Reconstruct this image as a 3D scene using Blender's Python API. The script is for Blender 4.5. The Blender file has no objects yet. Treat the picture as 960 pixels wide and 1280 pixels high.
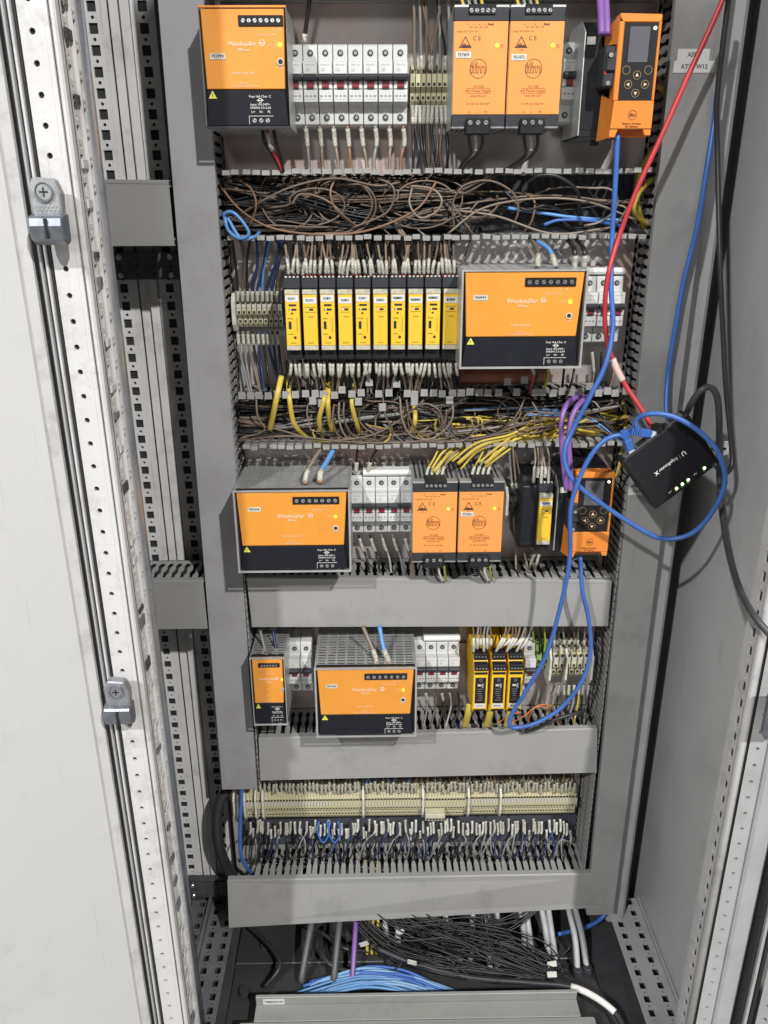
import bpy, bmesh, math, random
from mathutils import Vector, Matrix
random.seed(7)
rnd = random.Random(11)
U = rnd.uniform
sc = bpy.context.scene
# ------------------------------------------------------------------ camera
CAM = Vector((0, -1.165, 1.364))
R = Matrix.Rotation(math.radians(-.8), 3, 'Z') @ Matrix.Rotation(math.radians(69), 3, 'X') @ Matrix.Rotation(math.radians(-.25), 3, 'Z')
cd = bpy.data.cameras.new('camera'); cam = bpy.data.objects.new('camera', cd); sc.collection.objects.link(cam)
cam.matrix_world = Matrix.Translation(CAM) @ R.to_4x4()
cd.sensor_fit = 'VERTICAL'; cd.sensor_height = 36; cd.lens = 36 * 1000 / 1280; cd.clip_start = .01; cd.clip_end = 60
sc.camera = cam
# ------------------------------------------------------------------ light
wd = bpy.data.worlds.new('World'); sc.world = wd; wd.use_nodes = True
wd.node_tree.nodes['Background'].inputs[0].default_value = (.93, .96, 1, 1)
wd.node_tree.nodes['Background'].inputs[1].default_value = .05
def lamp(name, p, power, radius, col):
    l = bpy.data.lights.new(name, 'POINT'); l.energy = power; l.shadow_soft_size = radius; l.color = col
    o = bpy.data.objects.new(name, l); sc.collection.objects.link(o); o.location = p; return o
lamp('hall_or_fill_lamp', (-.5, -7.0, 3.3), 150, .4, (1, .99, .97))  # frontal fill light, added; no such lamp known in the hall
lamp('hall_or_fill_lamp', (1.9, -4.2, 4.7), 1340, .075, (1, .985, .96))
lamp('hall_or_fill_lamp', (-2.15, -4.2, 4.5), 900, .085, (.97, .985, 1))
sc.view_settings.view_transform = 'Standard'; sc.view_settings.look = 'None'
sc.view_settings.exposure = -.1; sc.view_settings.gamma = 1; sc.view_settings.use_curve_mapping = False
# ------------------------------------------------------------------ helpers
def W(px, py, d):
    "point at depth d (m in front of the mounting plate) seen at a pixel of the photograph"
    r = R @ Vector(((px - 480) / 1000, -(py - 640) / 1000, -1)); t = (-d - CAM.y) / r.y
    return CAM + r * t
def WZ(px, py, z):
    r = R @ Vector(((px - 480) / 1000, -(py - 640) / 1000, -1)); t = (z - CAM.z) / r.z
    return CAM + r * t
def X(px, py, d): return W(px, py, d).x
def V(*a): return Vector(a)
MATS = {}
def pbr(name, col, rough=.5, metal=0, vary=.06, scale=40, bump=0, dirt_or_reflection=None, emit=0, coat=0, alpha=1, stretch=None, spec=None):
    if name in MATS: return MATS[name]
    m = bpy.data.materials.new(name); m.use_nodes = True; nt = m.node_tree; N = nt.nodes; L = nt.links
    b = N['Principled BSDF']
    b.inputs['Roughness'].default_value = rough; b.inputs['Metallic'].default_value = metal
    tc = N.new('ShaderNodeTexCoord'); src = tc.outputs['Object']
    if stretch:
        mp = N.new('ShaderNodeMapping'); mp.inputs['Scale'].default_value = stretch; L.new(src, mp.inputs[0]); src = mp.outputs[0]
    n = N.new('ShaderNodeTexNoise'); n.inputs['Scale'].default_value = scale; n.inputs['Detail'].default_value = 5; L.new(src, n.inputs[0])
    mr = N.new('ShaderNodeMapRange'); mr.inputs[1].default_value = .3; mr.inputs[2].default_value = .7
    mr.inputs[3].default_value = 1 - vary; mr.inputs[4].default_value = 1 + vary; L.new(n.outputs[0], mr.inputs[0])
    mul = N.new('ShaderNodeVectorMath'); mul.operation = 'SCALE'; mul.inputs[0].default_value = col[:3]; L.new(mr.outputs[0], mul.inputs['Scale'])
    out = mul.outputs[0]
    if dirt_or_reflection:
        dcol, amount, dscale = dirt_or_reflection[:3]; lo_, hi_ = dirt_or_reflection[3:5] if len(dirt_or_reflection) > 3 else (.52, .78)
        d = N.new('ShaderNodeTexNoise'); d.inputs['Scale'].default_value = dscale; d.inputs['Detail'].default_value = 7; d.inputs['Roughness'].default_value = .68
        geo = N.new('ShaderNodeNewGeometry'); L.new(geo.outputs['Position'], d.inputs[0])
        r = N.new('ShaderNodeMapRange'); r.inputs[1].default_value = lo_; r.inputs[2].default_value = hi_; r.inputs[4].default_value = amount; L.new(d.outputs[0], r.inputs[0])
        mx = N.new('ShaderNodeMix'); mx.data_type = 'RGBA'; L.new(r.outputs[0], mx.inputs[0]); L.new(out, mx.inputs[6]); mx.inputs[7].default_value = (*dcol, 1)
        out = mx.outputs[2]
        d2 = N.new('ShaderNodeTexNoise'); d2.inputs['Scale'].default_value = dscale * 9; d2.inputs['Detail'].default_value = 9; d2.inputs['Roughness'].default_value = .75; L.new(geo.outputs['Position'], d2.inputs[0])
        r2 = N.new('ShaderNodeMapRange'); r2.inputs[1].default_value = .60; r2.inputs[2].default_value = .74; r2.inputs[4].default_value = amount * .8; L.new(d2.outputs[0], r2.inputs[0])
        mp2 = N.new('ShaderNodeMapping'); mp2.inputs['Rotation'].default_value = (.3, .5, .2); mp2.inputs['Scale'].default_value = (260, 30, 9); L.new(geo.outputs['Position'], mp2.inputs[0])
        d3 = N.new('ShaderNodeTexNoise'); d3.inputs['Scale'].default_value = 1; d3.inputs['Detail'].default_value = 2; L.new(mp2.outputs[0], d3.inputs[0])
        r3 = N.new('ShaderNodeMapRange'); r3.inputs[1].default_value = .69; r3.inputs[2].default_value = .76; r3.inputs[4].default_value = amount * .5; L.new(d3.outputs[0], r3.inputs[0])
        ad = N.new('ShaderNodeMath'); ad.operation = 'MAXIMUM'; L.new(r2.outputs[0], ad.inputs[0]); L.new(r3.outputs[0], ad.inputs[1])
        mx2 = N.new('ShaderNodeMix'); mx2.data_type = 'RGBA'; L.new(ad.outputs[0], mx2.inputs[0]); L.new(out, mx2.inputs[6]); mx2.inputs[7].default_value = (*dcol, 1)
        out = mx2.outputs[2]
    L.new(out, b.inputs['Base Color'])
    rr = N.new('ShaderNodeMapRange'); rr.inputs[3].default_value = max(.03, rough - .09); rr.inputs[4].default_value = min(1, rough + .09); L.new(n.outputs[0], rr.inputs[0]); L.new(rr.outputs[0], b.inputs['Roughness'])
    if bump:
        bp = N.new('ShaderNodeBump'); bp.inputs['Strength'].default_value = bump; bp.inputs['Distance'].default_value = .001
        n2 = N.new('ShaderNodeTexNoise'); n2.inputs['Scale'].default_value = scale * 14; L.new(src, n2.inputs[0]); L.new(n2.outputs[0], bp.inputs['Height']); L.new(bp.outputs[0], b.inputs['Normal'])
    if emit: b.inputs['Emission Color'].default_value = (*col[:3], 1); b.inputs['Emission Strength'].default_value = emit
    if spec is not None: b.inputs['Specular IOR Level'].default_value = spec
    if coat: b.inputs['Coat Weight'].default_value = coat; b.inputs['Coat Roughness'].default_value = .15
    if alpha < 1: b.inputs['Transmission Weight'].default_value = 1 - alpha; b.inputs['IOR'].default_value = 1.1
    MATS[name] = m; return m
GR = (.05, .045, .04)
slid_m = pbr('grey duct lid plastic with painted shade', (.25, .248, .242), .42, vary=.04, scale=12)  # darker copy of the lid grey, shade painted in for the stubs
lid_m = pbr('grey duct lid plastic', (.315, .31, .30), .42, vary=.04, scale=12, bump=.12, dirt_or_reflection=((.15, .145, .14), .6, 9, .52, .78))
vlid_m = pbr('smooth grey duct lid plastic', (.315, .31, .32), .40, vary=.03, scale=8, bump=.08, dirt_or_reflection=((.17, .165, .16), .55, 7, .5, .76))
duct_m = pbr('grey duct plastic', (.30, .295, .28), .5, vary=.1, scale=60)
paint_m = pbr('light grey cabinet paint', (.56, .57, .555), .38, vary=.03, scale=5, bump=.15, dirt_or_reflection=((.30, .30, .29), .5, 6, .5, .78))
post_m = pbr('pale grey powder coated profile', (.62, .61, .60), .4, vary=.05, scale=16, bump=.2, dirt_or_reflection=((.24, .23, .22), .65, 24))
rpost_m = pbr('grey powder coated profile', (.40, .40, .40), .38, vary=.06, scale=16, bump=.2, dirt_or_reflection=((.2, .2, .19), .5, 18))
door_m = pbr('white door paint', (.62, .62, .615), .45, vary=.02, scale=3, bump=.1, dirt_or_reflection=((.40, .42, .44), .5, 6, .55, .8))
galv_m = pbr('galvanised sheet', (.50, .475, .465), .42, .4, vary=.2, scale=7, bump=.15, dirt_or_reflection=((.52, .25, .17), .6, 3.4, .47, .62), stretch=(1, 1, .6))  # copper patches paint in reflections on the shiny plate
dgalv_m = pbr('dull zinc plated steel', (.30, .31, .33), .4, .7, vary=.15, scale=20)
steel_m = pbr('bright steel', (.62, .62, .62), .3, .9, vary=.1, scale=50)
psteel_m = pbr('power supply steel housing', (.60, .60, .59), .38, .65, vary=.06, scale=40, bump=.1)
zinc_m = pbr('cast zinc', (.42, .43, .44), .42, .6, vary=.15, scale=60, bump=.3)
dark_m = pbr('dark interior', (.02, .02, .02), .7)  # near black for rubber seals and for painted-in shade of holes
brk_m = pbr('dark bracket steel', (.07, .07, .075), .5, .3, vary=.2, scale=40)
blk_m = pbr('black plastic', (.016, .016, .018), .42, vary=.15, scale=60, spec=.25)
blk2_m = pbr('charcoal plastic', (.035, .037, .043), .48, vary=.12, scale=60, spec=.3)
blue_blk = pbr('blue black plastic', (.013, .014, .019), .5, vary=.12, spec=.2)
org_m = pbr('orange enamel panel', (.75, .30, .038), .42, vary=.04, scale=6, bump=.05, dirt_or_reflection=((.45, .16, .03), .28, 14))
orgp_m = pbr('orange plastic', (.84, .315, .075), .4, vary=.03, scale=6)
org2_m = pbr('bright orange plastic', (.73, .235, .035), .38, vary=.04, scale=9)
yel_m = pbr('safety yellow plastic', (.78, .50, .035), .4, vary=.03, scale=9)
yel2_m = pbr('warm yellow plastic', (.80, .50, .02), .4, vary=.04, scale=9)
mcb_m = pbr('breaker white grey plastic', (.52, .52, .505), .42, vary=.04, scale=30, bump=.05)
mcb2_m = pbr('breaker bright white plastic', (.64, .64, .62), .38, vary=.03, scale=30)
red_m = pbr('dark red lever', (.22, .02, .035), .4)
white_m = pbr('white marker plastic', (.56, .55, .50), .5, vary=.2, scale=90)
mark_m = pbr('printed white sleeve', (.43, .415, .355), .5, vary=.4, scale=300)
print_m = pbr('black print', (.015, .015, .015), .6)
wprint_m = pbr('white print', (.80, .78, .72), .6)
pprint_m = pbr('faded pale print', (.80, .60, .40), .6, vary=.2, scale=400)
rprint_m = pbr('dark brown print', (.07, .02, .01), .6)
gprint_m = pbr('grey print', (.3, .3, .32), .6)
tb_m = pbr('beige terminal plastic', (.50, .47, .33), .5, vary=.1, scale=60)
tb2_m = pbr('yellowish terminal plastic', (.50, .455, .29), .5, vary=.1, scale=60)
tbg_m = pbr('green yellow terminal plastic', (.20, .34, .08), .5, vary=.1, scale=60)
clear_m = pbr('pale translucent terminal cover', (.48, .46, .36), .25, vary=.25, scale=150)
led_m = pbr('lit yellow led', (.9, .95, .05), .3, emit=1.6)
ledo_m = pbr('lit amber led', (1, .62, .05), .3, emit=1.3)
ledg_m = pbr('lit white green led', (.75, 1, .55), .3, emit=3)
glow_m = pbr('green led lens', (.1, .35, .03), .3, emit=.25)
scr_m = pbr('grey lcd screen', (.12, .12, .135), .22, vary=.02)
pcb_m = pbr('circuit board', (.05, .07, .04), .6, vary=.5, scale=90)
copper_m = pbr('copper winding', (.42, .2, .1), .5, .3, vary=.3, scale=60)
bake_m = pbr('copper coloured bus cover', (.5, .2, .13), .5, vary=.12, scale=20)
def cable_m(n, c, r=.42): return pbr(n, c, r, vary=.12, scale=30)
bw = cable_m('brown wire', (.135, .095, .07)); bw2 = cable_m('pale brown wire', (.22, .17, .13)); bw3 = cable_m('rust brown wire', (.21, .115, .07))
kw = cable_m('black wire', (.014, .014, .015), .38); gw = cable_m('grey wire', (.22, .22, .21)); nv = cable_m('dark blue wire', (.02, .035, .12))
bl = cable_m('blue patch cable', (.05, .135, .42), .4); lb = cable_m('light blue wire', (.11, .28, .58)); rd = cable_m('red cable', (.46, .035, .042), .4)
yw = cable_m('yellow bus cable', (.50, .375, .055), .4); pw = cable_m('purple cable', (.21, .10, .33), .38); gc = cable_m('grey sheathed cable', (.36, .36, .37), .4)
ow = cable_m('orange wire', (.55, .17, .04)); ww = cable_m('white sheath', (.75, .72, .68)); pk = cable_m('pink shrink tube', (.62, .45, .42)); gy = cable_m('green yellow wire', (.30, .36, .05)); dkc = cable_m('dark rubber cable', (.03, .031, .033), .4)

class MB:
    def __init__(s): s.v = []; s.f = []; s.m = []; s.mats = []
    def mi(s, m):
        if m not in s.mats: s.mats.append(m)
        return s.mats.index(m)
    def add(s, vs, fs, m):
        k = len(s.v); i = s.mi(m); s.v += [tuple(v) for v in vs]
        for f in fs: s.f.append(tuple(a + k for a in f)); s.m.append(i)
        return s
    def box(s, x0, x1, y0, y1, z0, z1, m):
        x0, x1 = sorted((x0, x1)); y0, y1 = sorted((y0, y1)); z0, z1 = sorted((z0, z1))
        return s.add([(x0, y0, z0), (x1, y0, z0), (x1, y1, z0), (x0, y1, z0), (x0, y0, z1), (x1, y0, z1), (x1, y1, z1), (x0, y1, z1)],
              [(0, 3, 2, 1), (4, 5, 6, 7), (0, 1, 5, 4), (1, 2, 6, 5), (2, 3, 7, 6), (3, 0, 4, 7)], m)
    def prism(s, poly, off, m):
        "poly: 3D points of one face, counter clockwise seen from -off"
        n = len(poly); off = Vector(off); P = [Vector(p) for p in poly]
        return s.add(P + [p + off for p in P], [tuple(range(n))[::-1], tuple(range(n, 2 * n))] + [(i, (i + 1) % n, n + (i + 1) % n, n + i) for i in range(n)], m)
    def px(s, prof, x0, x1, m):   # profile in (y,z) extruded along x
        return s.prism([(x0, y, z) for y, z in prof], (x1 - x0, 0, 0), m)
    def pf(s, poly, y0, y1, m):   # outline in (x,z) extruded along y
        return s.prism([(x, y0, z) for x, z in poly], (0, y1 - y0, 0), m)
    def cyl(s, c, ax, r, m, n=10, r2=None):
        c = Vector(c); ax = Vector(ax); q = ax.normalized().to_track_quat('Z', 'Y'); r2 = r if r2 is None else r2
        a = [c + q @ V(r * math.cos(t * 2 * math.pi / n), r * math.sin(t * 2 * math.pi / n), 0) for t in range(n)]
        b = [c + ax + q @ V(r2 * math.cos(t * 2 * math.pi / n), r2 * math.sin(t * 2 * math.pi / n), 0) for t in range(n)]
        return s.add(a + b, [tuple(range(n))[::-1], tuple(range(n, 2 * n))] + [(i, (i + 1) % n, n + (i + 1) % n, n + i) for i in range(n)], m)
    def ring(s, c, ax, r, t, m, n=20):
        c = Vector(c); ax = Vector(ax); q = ax.normalized().to_track_quat('Z', 'Y'); vs = []
        for h in (0, 1):
            for rr in (r, r - t):
                vs += [c + ax * h + q @ V(rr * math.cos(k * 2 * math.pi / n), rr * math.sin(k * 2 * math.pi / n), 0) for k in range(n)]
        fs = []
        for i in range(n):
            j = (i + 1) % n
            fs += [(2 * n + i, 2 * n + j, 3 * n + j, 3 * n + i), (i, j, 2 * n + j, 2 * n + i), (n + j, n + i, 3 * n + i, 3 * n + j), (j, i, n + i, n + j)]
        return s.add(vs, fs, m)
    def tube(s, pts, r, m, n=7, flat=1):
        P = [Vector(p) for p in pts]; k = len(P)
        t = (P[1] - P[0]).normalized(); up = V(0, 1, 0) if abs(t.y) < .9 else V(1, 0, 0)
        a = t.cross(up).normalized(); vs = []
        for i in range(k):
            t = (P[min(i + 1, k - 1)] - P[max(i - 1, 0)]).normalized()
            a = (a - t * a.dot(t)).normalized(); b = t.cross(a)
            for j in range(n):
                w = 2 * math.pi * j / n; vs.append(P[i] + a * (r * math.cos(w)) + b * (r * flat * math.sin(w)))
        fs = [(i * n + j, i * n + (j + 1) % n, (i + 1) * n + (j + 1) % n, (i + 1) * n + j) for i in range(k - 1) for j in range(n)]
        fs += [tuple(range(n))[::-1], tuple((k - 1) * n + j for j in range(n))]
        return s.add(vs, fs, m)
    def perf(s, o, Uv, Vv, Nv, w, cells, th, m):
        "strip from o along Vv, w wide along Uv, cells (length, kind, hw, hh); front faces Nv"
        o = Vector(o); Uv = Vector(Uv); Vv = Vector(Vv); Nv = Vector(Nv); z = 0
        for c in cells:
            L, kind = c[0], c[1]
            P = lambda u, v, n=0: o + Uv * u + Vv * (z + v) + Nv * n
            if kind == 'solid': s.add([P(0, 0), P(w, 0), P(w, L), P(0, L)], [(0, 1, 2, 3)], m)
            else:
                cols = c[4] if len(c) > 4 else 1; cw = w / cols
                for q in range(cols):
                    u0 = q * cw; u1 = u0 + cw; uc = (u0 + u1) / 2; vc = L / 2
                    if kind == 'rect':
                        a, b = c[2] / 2, c[3] / 2
                        inn = [(uc - a, vc - b), (uc + a, vc - b), (uc + a, vc + b), (uc - a, vc + b)]; out = [(u0, 0), (u1, 0), (u1, L), (u0, L)]
                    else:
                        r = c[2]
                        inn = [(uc + r * math.cos(math.radians(225 + 45 * k)), vc + r * math.sin(math.radians(225 + 45 * k))) for k in range(8)]
                        out = [(u0, 0), (uc, 0), (u1, 0), (u1, vc), (u1, L), (uc, L), (u0, L), (u0, vc)]
                    n = len(inn)
                    vs = [P(*p) for p in out] + [P(*p) for p in inn] + [P(p[0], p[1], -th) for p in inn]
                    fs = []
                    for i in range(n):
                        j = (i + 1) % n; fs += [(i, j, n + j, n + i), (n + i, n + j, 2 * n + j, 2 * n + i)]
                    s.add(vs, fs, m)
            z += L
        return s
    def mesh(s, name, bevel=0, smooth=False):
        me = bpy.data.meshes.new(name); me.from_pydata(s.v, [], s.f)
        for m in s.mats: me.materials.append(m)
        me.polygons.foreach_set('material_index', s.m)
        bm = bmesh.new(); bm.from_mesh(me)
        bmesh.ops.recalc_face_normals(bm, faces=bm.faces) if not getattr(s, 'keep', 0) else None
        if bevel:
            es = [e for e in bm.edges if len(e.link_faces) == 2 and e.calc_face_angle(0) > .5 and e.calc_length() > bevel * 3]
            bmesh.ops.bevel(bm, geom=es, offset=bevel, segments=1, affect='EDGES', clamp_overlap=True)
        bm.to_mesh(me); bm.free()
        if smooth: me.polygons.foreach_set('use_smooth', [True] * len(me.polygons))
        me.update(); return me
    def build(s, name, parent=None, bevel=0, smooth=False, loc=None):
        o = bpy.data.objects.new(name, s.mesh(name, bevel, smooth)); sc.collection.objects.link(o)
        if parent: o.parent = parent
        if loc: o.location = loc
        return o
def mobj(name, me, parent=None, loc=(0, 0, 0), rot=None):
    o = bpy.data.objects.new(name, me); sc.collection.objects.link(o); o.location = loc
    if rot: o.rotation_euler = rot
    if parent: o.parent = parent
    return o
def tag(o, label=None, cat=None, group=None, kind=None):
    if label: o['label'] = label
    if cat: o['category'] = cat
    if group: o['group'] = group
    if kind: o['kind'] = kind
    return o
def thing(name, label, cat, loc=(0, 0, 0), group=None, rot=None):
    o = bpy.data.objects.new(name, None); o.empty_display_size = .02; sc.collection.objects.link(o); o.location = loc
    if rot: o.rotation_euler = rot
    return tag(o, label, cat, group)
def copy_tree(o, loc=None, parent=None, label=None):
    c = o.copy(); sc.collection.objects.link(c); c.parent = parent
    if loc is not None: c.location = loc
    if label: c['label'] = label
    for ch in [k for k in o.children]: copy_tree(ch, None, c)
    return c
_tc = {}
def text(s, size, m, parent, loc, rot=(math.pi / 2, 0, 0), name='lettering', align='CENTER', bold=0, sx=1):
    key = (s, size, m.name, align, bold, sx)
    if key not in _tc:
        cu = bpy.data.curves.new('t', 'FONT'); cu.body = s; cu.size = size; cu.align_x = align; cu.align_y = 'CENTER'; cu.resolution_u = 2
        cu.offset = bold; cu.extrude = .00006; cu.space_line = 1.0
        o = bpy.data.objects.new('t', cu); sc.collection.objects.link(o)
        me = bpy.data.meshes.new_from_object(o.evaluated_get(bpy.context.evaluated_depsgraph_get()))
        if sx != 1:
            for v in me.vertices: v.co.x *= sx
        me.materials.clear(); me.materials.append(m); bpy.data.objects.remove(o); _tc[key] = me
    return mobj(name, _tc[key], parent, loc, rot)
def spline(pts, n=8):
    P = [Vector(p) for p in pts]; P = [P[0] * 2 - P[1]] + P + [P[-1] * 2 - P[-2]]; out = []
    for i in range(1, len(P) - 2):
        a, b, c, d = P[i - 1:i + 3]
        for k in range(n):
            t = k / n
            out.append(.5 * ((2 * b) + (c - a) * t + (2 * a - 5 * b + 4 * c - d) * t * t + (3 * b - a - 3 * c + d) * t ** 3))
    out.append(P[-2].copy()); return out
def cable(name, pts, r, m, label, cat='cable', group=None, n=8, seg=8, flat=1, parts=()):
    "pts are world points; parts: (name, t0, t1, radius, material) sections of sheath or marker"
    pa = spline(pts, seg); o0 = pa[0].copy(); L = [p - o0 for p in pa]
    o = MB().tube(L, r, m, n, flat).build(name, smooth=True, loc=o0); tag(o, label, cat, group)
    for nm, t0, t1, rr, mm in parts:
        a = int(t0 * (len(L) - 1)); b = max(a + 1, int(round(t1 * (len(L) - 1))))
        MB().tube(L[a:b + 1], rr, mm, 8).build(nm, o, smooth=True)
    return o
def wp(*a): return [W(*p) for p in a]
T = math.pi / 2

# ================================================================== SETTING
MB().add([(-8, -8, 0), (8, -8, 0), (8, 4, 0), (-8, 4, 0)], [(0, 1, 2, 3)], pbr('hall floor concrete', (.28, .27, .26), .6, vary=.15, scale=3)).build('floor')['kind'] = 'structure'

cab = thing('switch_cabinet', 'open grey steel switch cabinet that holds all the rails and ducts', 'cabinet', (0, 0, 0))
# mounting plate with slotted holes in the exposed duct trough
mp = MB(); mp.keep = 1
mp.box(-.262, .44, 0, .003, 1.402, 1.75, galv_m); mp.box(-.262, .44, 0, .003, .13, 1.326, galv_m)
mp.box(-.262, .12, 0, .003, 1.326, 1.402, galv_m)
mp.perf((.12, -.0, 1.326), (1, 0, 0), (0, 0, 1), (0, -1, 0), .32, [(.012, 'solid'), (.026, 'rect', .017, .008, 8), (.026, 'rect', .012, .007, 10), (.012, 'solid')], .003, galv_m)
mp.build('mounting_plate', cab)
MB().box(-.46, .52, .10, .102, .02, 2.05, brk_m).build('rear_panel', cab)
MB().box(-.462, -.46, -.33, .10, .02, 2.05, rpost_m).build('side_wall', cab)
sw = MB().box(.505, .508, -.30, .10, .06, 2.05, paint_m); sw.build('side_wall', cab)
MB().box(-.46, .50, -.37, .10, 2.05, 2.06, paint_m).build('roof_panel', cab)
MB().box(-.46, .504, -.34, .10, .085, .09, brk_m).build('floor_panel', cab)
# right rear: rounded post between duct lid and the side wall
MB().box(.427, .462, -.05, -.012, .105, 1.75, rpost_m).build('rear_post', cab, bevel=.006)
MB().box(.460, .476, -.02, .09, .10, 2.0, dark_m).build('rubber_seal', cab)
# rear left rack posts with square and round holes
def rack_post(x0, w, y, z0, z1, m, name='rack_post', xs=0):
    n = int((z1 - z0) / .025); mb = MB(); mb.keep = 1
    mb.perf((x0, y, z0), (1, 0, 0), (0, 0, 1), (0, -1, 0), w, [(.017, 'rect', .0115, .0125), (.008, 'round', .0023)] * n, .003, m)
    mb.box(x0 + w + .0001, xs, y, y + .003, z0, z1, m) if xs else 0
    mb.box(x0, x0 + w, y + .0031, y + .05, z0, z1, dark_m)  # dark filler box paints in the shade behind the holes
    return mb.build(name, cab)
rack_post(-.368, .024, .03, .12, 1.75, post_m, xs=-.3365); rack_post(-.3065, .032, .03, .12, 1.75, post_m)
for x0, x1, y in ((-.3355, -.3205, .034), (-.3195, -.3075, .026)):
    MB().box(x0, x1, y, y + .02, .12, 1.75, post_m).build('rack_rib', cab, bevel=.001)
MB().box(-.455, -.371, .0, .06, .12, 1.75, dgalv_m).build('rear_post', cab, bevel=.008)
MB().box(-.273, -.262, .02, .03, .12, 1.75, brk_m).build('rear_strip', cab)
# perforated joint plates on the rack posts
def joint_plate(z0, z1):
    o = MB(); o.keep = 1; h = (z1 - z0) / 3; o.perf((-.362, .006, z0), (1, 0, 0), (0, 0, 1), (0, -1, 0), .094, [(h, 'round', .0028, 0, 4)] * 3, .003, brk_m)
    o.box(-.362, -.268, .0091, .024, z0, z1, brk_m)
    p = o.build('joint_plate', cab)
    for x in (-.35025, -.27975):
        for z in (z0 + h * .5, z1 - h * .5): MB().cyl((x, .006, z), (0, -.004, 0), .0042, steel_m, 8).build('screw', p, bevel=.0008)
a = W(180, 316, -.0).z; b = W(180, 350, 0).z; joint_plate(b, a)
a = W(210, 765, 0).z; b = W(210, 786, 0).z; joint_plate(b, a)
joint_plate(.128, .165)
# bottom cross bars and side floor rails (slotted)
def slotted(name, o, Uv, Vv, Nv, w, L, pitch, rows, m, hw=.011, hh=.012):
    mb = MB(); mb.keep = 1; n = int(L / pitch)
    mb.perf(o, Uv, Vv, Nv, w, [(pitch * .7, 'rect', hw, hh, rows), (pitch * .3, 'round', .002, 0, rows)] * n, .003, m)
    return mb.build(name, cab)
slotted('base_rail', (.437, 0, .115), (1, 0, 0), (0, -1, 0), (0, 0, 1), .062, .36, .025, 2, rpost_m, .010, .013)
MB().box(.4995, .5045, -.36, 0, .095, .122, rpost_m).build('base_edge', cab, bevel=.003)
slotted('base_rail', (-.375, 0.02, .105), (1, 0, 0), (0, -1, 0), (0, 0, 1), .050, .38, .025, 2, dgalv_m, .010, .013)
slotted('base_rail', (-.318, 0.02, .112), (1, 0, 0), (0, -1, 0), (0, 0, 1), .050, .38, .025, 2, dgalv_m, .010, .013)
MB().box(-.325, -.319, -.36, .02, .10, .116, dgalv_m).build('base_edge', cab)
MB().box(-.268, .39, .005, .03, .085, .15, brk_m).build('rear_cross_bar', cab, bevel=.002)
# gland plates on the floor
for k, (x0, x1, y0, y1, z) in enumerate(((-.255, .385, -.115, -.005, .098), (-.255, .385, -.36, -.119, .094))):
    MB().box(x0, x1, y0, y1, .091, z, pbr('gland plate grey with painted shade', (.045, .045, .045), .45, .2, vary=.2, scale=15)).build('gland_plate', cab, bevel=.0015)  # near black: shade on the cabinet floor painted into the plates
for x, y in ((-.205, -.08), (-.06, -.05), (-.13, -.10), (.36, -.1), (-.23, -.17), (.33, -.2)):
    MB().cyl((x, y, .0985), (0, 0, .006), .011, blk2_m, 12, .009).build('blanking_plug', cab)

# ---- front left post
FP = thing('front_frame_post', 'white front frame post with round holes, left of the ducts', 'frame post', (-.296, -.355, .0))
SH = V(.0165, 0, 0)
def l(mb, name, bevel=0):
    o = mb.build(name, FP, bevel); o.location = SH - FP.location; return o
m = MB(); m.keep = 1
m.perf((-.3225, -.355, .02), (1, 0, 0), (0, 0, 1), (0, -1, 0), .022, [(.025, 'round', .0029)] * 80, .003, post_m); m.box(-.3004, -.2962, -.355, -.352, .02, 2.02, post_m)
m.box(-.3225, -.296, -.3515, -.345, .02, 2.02, dark_m); l(m, 'holed_face')  # dark slab stands in for the shade inside the post
m = MB(); m.box(-.296, -.290, -.353, -.34, .02, 2.02, post_m); l(m, 'rounded_edge', .002)
def slot_strip(name, o, Uv, Vv, Nv, w, z0, z1, pitch, hw, hh, mm, parent):
    q = MB(); q.keep = 1; n = int((z1 - z0) / pitch)
    q.perf(o, Uv, Vv, Nv, w, [(pitch * .72, 'rect', hw, hh), (pitch * .28, 'round', .0022)] * n, .004, mm); return q
q = slot_strip('', (-.290, -.340, .02), (0, 1, 0), (0, 0, 1), (1, 0, 0), .018, .02, 2.02, .025, .009, .012, post_m, FP); l(q, 'slotted_face')
m = MB().box(-.300, -.2945, -.34, -.318, .02, 2.02, dark_m); l(m, 'dark_filler')  # solid box, the dark of the hollow profile painted on it
m = MB().box(-.294, -.2865, -.3215, -.3175, .02, 2.02, post_m); l(m, 'inner_lip', .0015)
q = slot_strip('', (-.2895, -.316, .02), (0, 1, 0), (0, 0, 1), (1, 0, 0), .020, .02, 2.02, .0248, .008, .017, post_m, FP); l(q, 'slotted_flange')
m = MB().box(-.300, -.2945, -.3175, -.294, .02, 2.02, brk_m); l(m, 'dark_filler')
m = MB().tube([(-.3015, -.278, .02), (-.3015, -.278, 2.02)], .0135, pbr('bright galvanised tube', (.5, .53, .58), .3, .8, vary=.12), 20); o = l(m, 'galvanised_tube'); o.data.polygons.foreach_set('use_smooth', [True] * len(o.data.polygons))
m = MB().box(-.35, -.326, -.345, -.25, .02, 2.02, rpost_m); l(m, 'outer_web')
for k, (x, y, mm) in enumerate(((-.3242, -.357, dark_m), (-.3272, -.361, post_m), (-.3295, -.359, dark_m), (-.3315, -.364, rpost_m), (-.3336, -.362, dark_m))):
    m = MB().box(x - .0011, x + .0011, y, -.345, .02, 2.02, mm); l(m, 'seal_strip' if mm in (dark_m, blk2_m) else 'rain_lip', .0006)
# clutter seen through the side slots: small captive nuts and clips
for k in range(34):
    z = .16 + k * .043 + U(-.012, .012)
    m = MB().box(-.2893, -.2870, -.337 + U(-.003, .003), -.324 + U(0, .002), z, z + U(.006, .014), rnd.choice((dgalv_m, post_m, brk_m, post_m)))
    l(m, 'captive_clip', .0008)
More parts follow.
